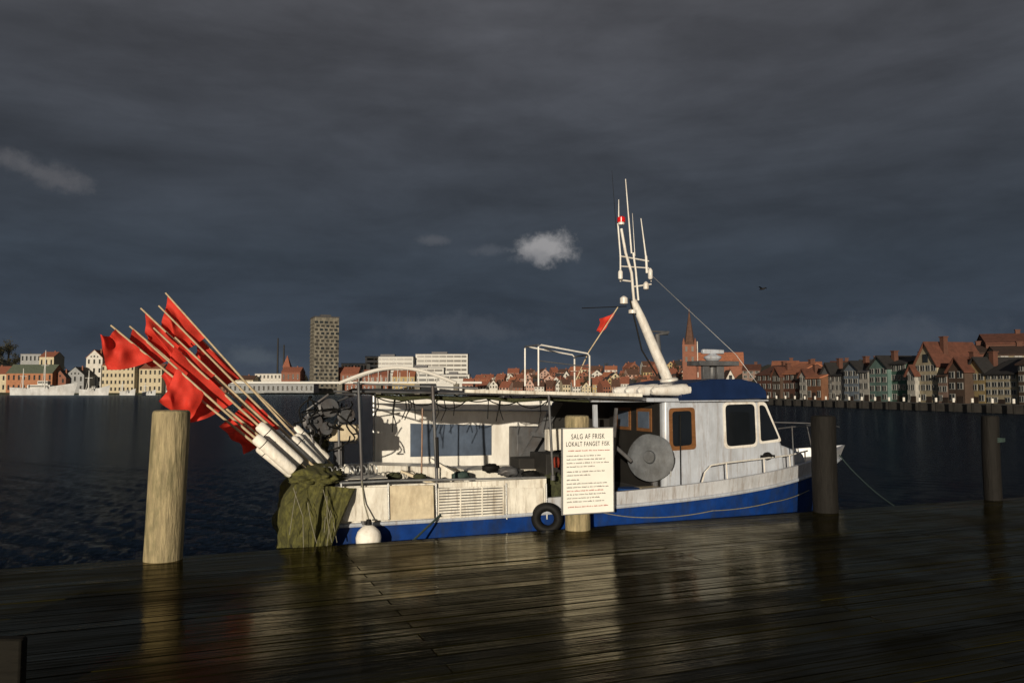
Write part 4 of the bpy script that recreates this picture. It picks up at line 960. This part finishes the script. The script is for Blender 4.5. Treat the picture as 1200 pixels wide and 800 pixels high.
for sc_, st, det, rg_, lo, hi, dist in ((2.2,(1,1,4.2),8,.55,.74,1.25,.5), (7,(1,1,3.2),8,.6,.86,1.15,.3)):
    mp = N.new('ShaderNodeMapping'); mp.inputs['Scale'].default_value = st; mp.inputs['Location'].default_value = (sc_,1,0); L.new(tc.outputs['Generated'], mp.inputs['Vector'])
    ns = N.new('ShaderNodeTexNoise'); ns.inputs['Scale'].default_value = sc_; ns.inputs['Detail'].default_value = det; ns.inputs['Roughness'].default_value = rg_; ns.inputs['Distortion'].default_value = dist; L.new(mp.outputs[0], ns.inputs['Vector'])
    mr = N.new('ShaderNodeMapRange'); mr.inputs[1].default_value=.3; mr.inputs[2].default_value=.7; mr.inputs[3].default_value=lo; mr.inputs[4].default_value=hi; L.new(ns.outputs['Fac'], mr.inputs[0])
    mx = N.new('ShaderNodeMix'); mx.data_type='RGBA'; mx.blend_type='MULTIPLY'; mx.inputs[0].default_value=1; L.new(col, mx.inputs[6]); L.new(mr.outputs[0], mx.inputs[7]); col = mx.outputs[2]
nc = N.new('ShaderNodeTexNoise'); nc.inputs['Scale'].default_value = 32; nc.inputs['Detail'].default_value = 8; nc.inputs['Roughness'].default_value = .62; L.new(tc.outputs['Generated'], nc.inputs['Vector'])
def cloud(px, py, rx, ry, colr, amt, nz=1.1, tilt=0, e0=.35, e1=1.15):
    global col
    c = ray(px, py).normalized(); r = c.cross(Vector((0,0,1))).normalized(); u = r.cross(c)
    r2 = r*math.cos(tilt)+u*math.sin(tilt); u2 = u*math.cos(tilt)-r*math.sin(tilt)
    def dot(v, k):
        n = N.new('ShaderNodeVectorMath'); n.operation='DOT_PRODUCT'; L.new(tc.outputs['Generated'], n.inputs[0]); n.inputs[1].default_value = v; return math_('DIVIDE', n.outputs['Value'], k)
    a = dot(r2, rx/F); b = dot(u2, ry/F)
    ln = math_('SQRT', math_('ADD', math_('MULTIPLY',a,a), math_('MULTIPLY',b,b)))
    nn_ = math_('MULTIPLY', math_('SUBTRACT', nc.outputs['Fac'], .5), nz*2.4)
    v = math_('ADD', ln, nn_)
    m1 = N.new('ShaderNodeMapRange'); m1.interpolation_type='SMOOTHSTEP'; m1.inputs[1].default_value=e0; m1.inputs[2].default_value=e1; m1.inputs[3].default_value=amt; m1.inputs[4].default_value=0; L.new(v, m1.inputs[0])
    fr = N.new('ShaderNodeVectorMath'); fr.operation='DOT_PRODUCT'; L.new(tc.outputs['Generated'], fr.inputs[0]); fr.inputs[1].default_value = c
    f = math_('MULTIPLY', m1.outputs[0], math_('GREATER_THAN', fr.outputs['Value'], 0))
    m = N.new('ShaderNodeMix'); m.data_type='RGBA'; L.new(f, m.inputs[0]); L.new(col, m.inputs[6]); m.inputs[7].default_value=(*colr,1); col = m.outputs[2]
cloud(640,292,38,22,(.31,.305,.31),.95,.9)
cloud(628,302,30,10,(.17,.175,.19),.5,1.0)
cloud(568,293,26,7,(.10,.11,.13),.45,1.3,0,.1,1.3)
cloud(505,281,18,6,(.12,.125,.14),.45,1.3,0,.1,1.3)
cloud(45,200,56,13,(.12,.12,.13),.6,1.3,-.28,.0,1.3)
cloud(1040,390,90,14,(.075,.088,.11),.5,1.4,0,.0,1.6)
cloud(540,385,80,16,(.075,.088,.11),.5,1.4,0,.0,1.6)
cloud(300,418,40,10,(.10,.12,.14),.45,1.4,-.2,.0,1.5)
sky = N.new('ShaderNodeTexSky'); sky.sky_type='NISHITA'; sky.sun_disc=False; sky.sun_elevation=EL; sky.sun_rotation=math.atan2(S.x,S.y)
dn = N.new('ShaderNodeVectorMath'); dn.operation='DOT_PRODUCT'; L.new(tc.outputs['Generated'], dn.inputs[0]); dn.inputs[1].default_value=(S.x,S.y,0)
ms = N.new('ShaderNodeMapRange'); ms.interpolation_type='SMOOTHSTEP'; ms.inputs[1].default_value=.15; ms.inputs[2].default_value=.85; ms.inputs[3].default_value=0; ms.inputs[4].default_value=.022; L.new(dn.outputs['Value'], ms.inputs[0])
sm = N.new('ShaderNodeMix'); sm.data_type='RGBA'; sm.blend_type='MULTIPLY'; sm.inputs[0].default_value=1; L.new(sky.outputs[0], sm.inputs[6]); L.new(ms.outputs[0], sm.inputs[7])
ad = N.new('ShaderNodeMix'); ad.data_type='RGBA'; ad.blend_type='ADD'; ad.inputs[0].default_value=1; L.new(col, ad.inputs[6]); L.new(sm.outputs[2], ad.inputs[7])
L.new(ad.outputs[2], bg.inputs['Color']); bg.inputs['Strength'].default_value = 1.0
cam = bpy.data.cameras.new('camera'); cam.lens = 28; cam.sensor_width = 36; cam.clip_end = 8000; cam.clip_start = .05
co = bpy.data.objects.new('camera', cam); C.objects.link(co); co.location = CAM; co.rotation_euler = (math.pi/2+PITCH, 0, 0)
sc = bpy.context.scene; sc.camera = co
sc.view_settings.view_transform = 'Standard'; sc.view_settings.look = 'None'; sc.view_settings.exposure = 0
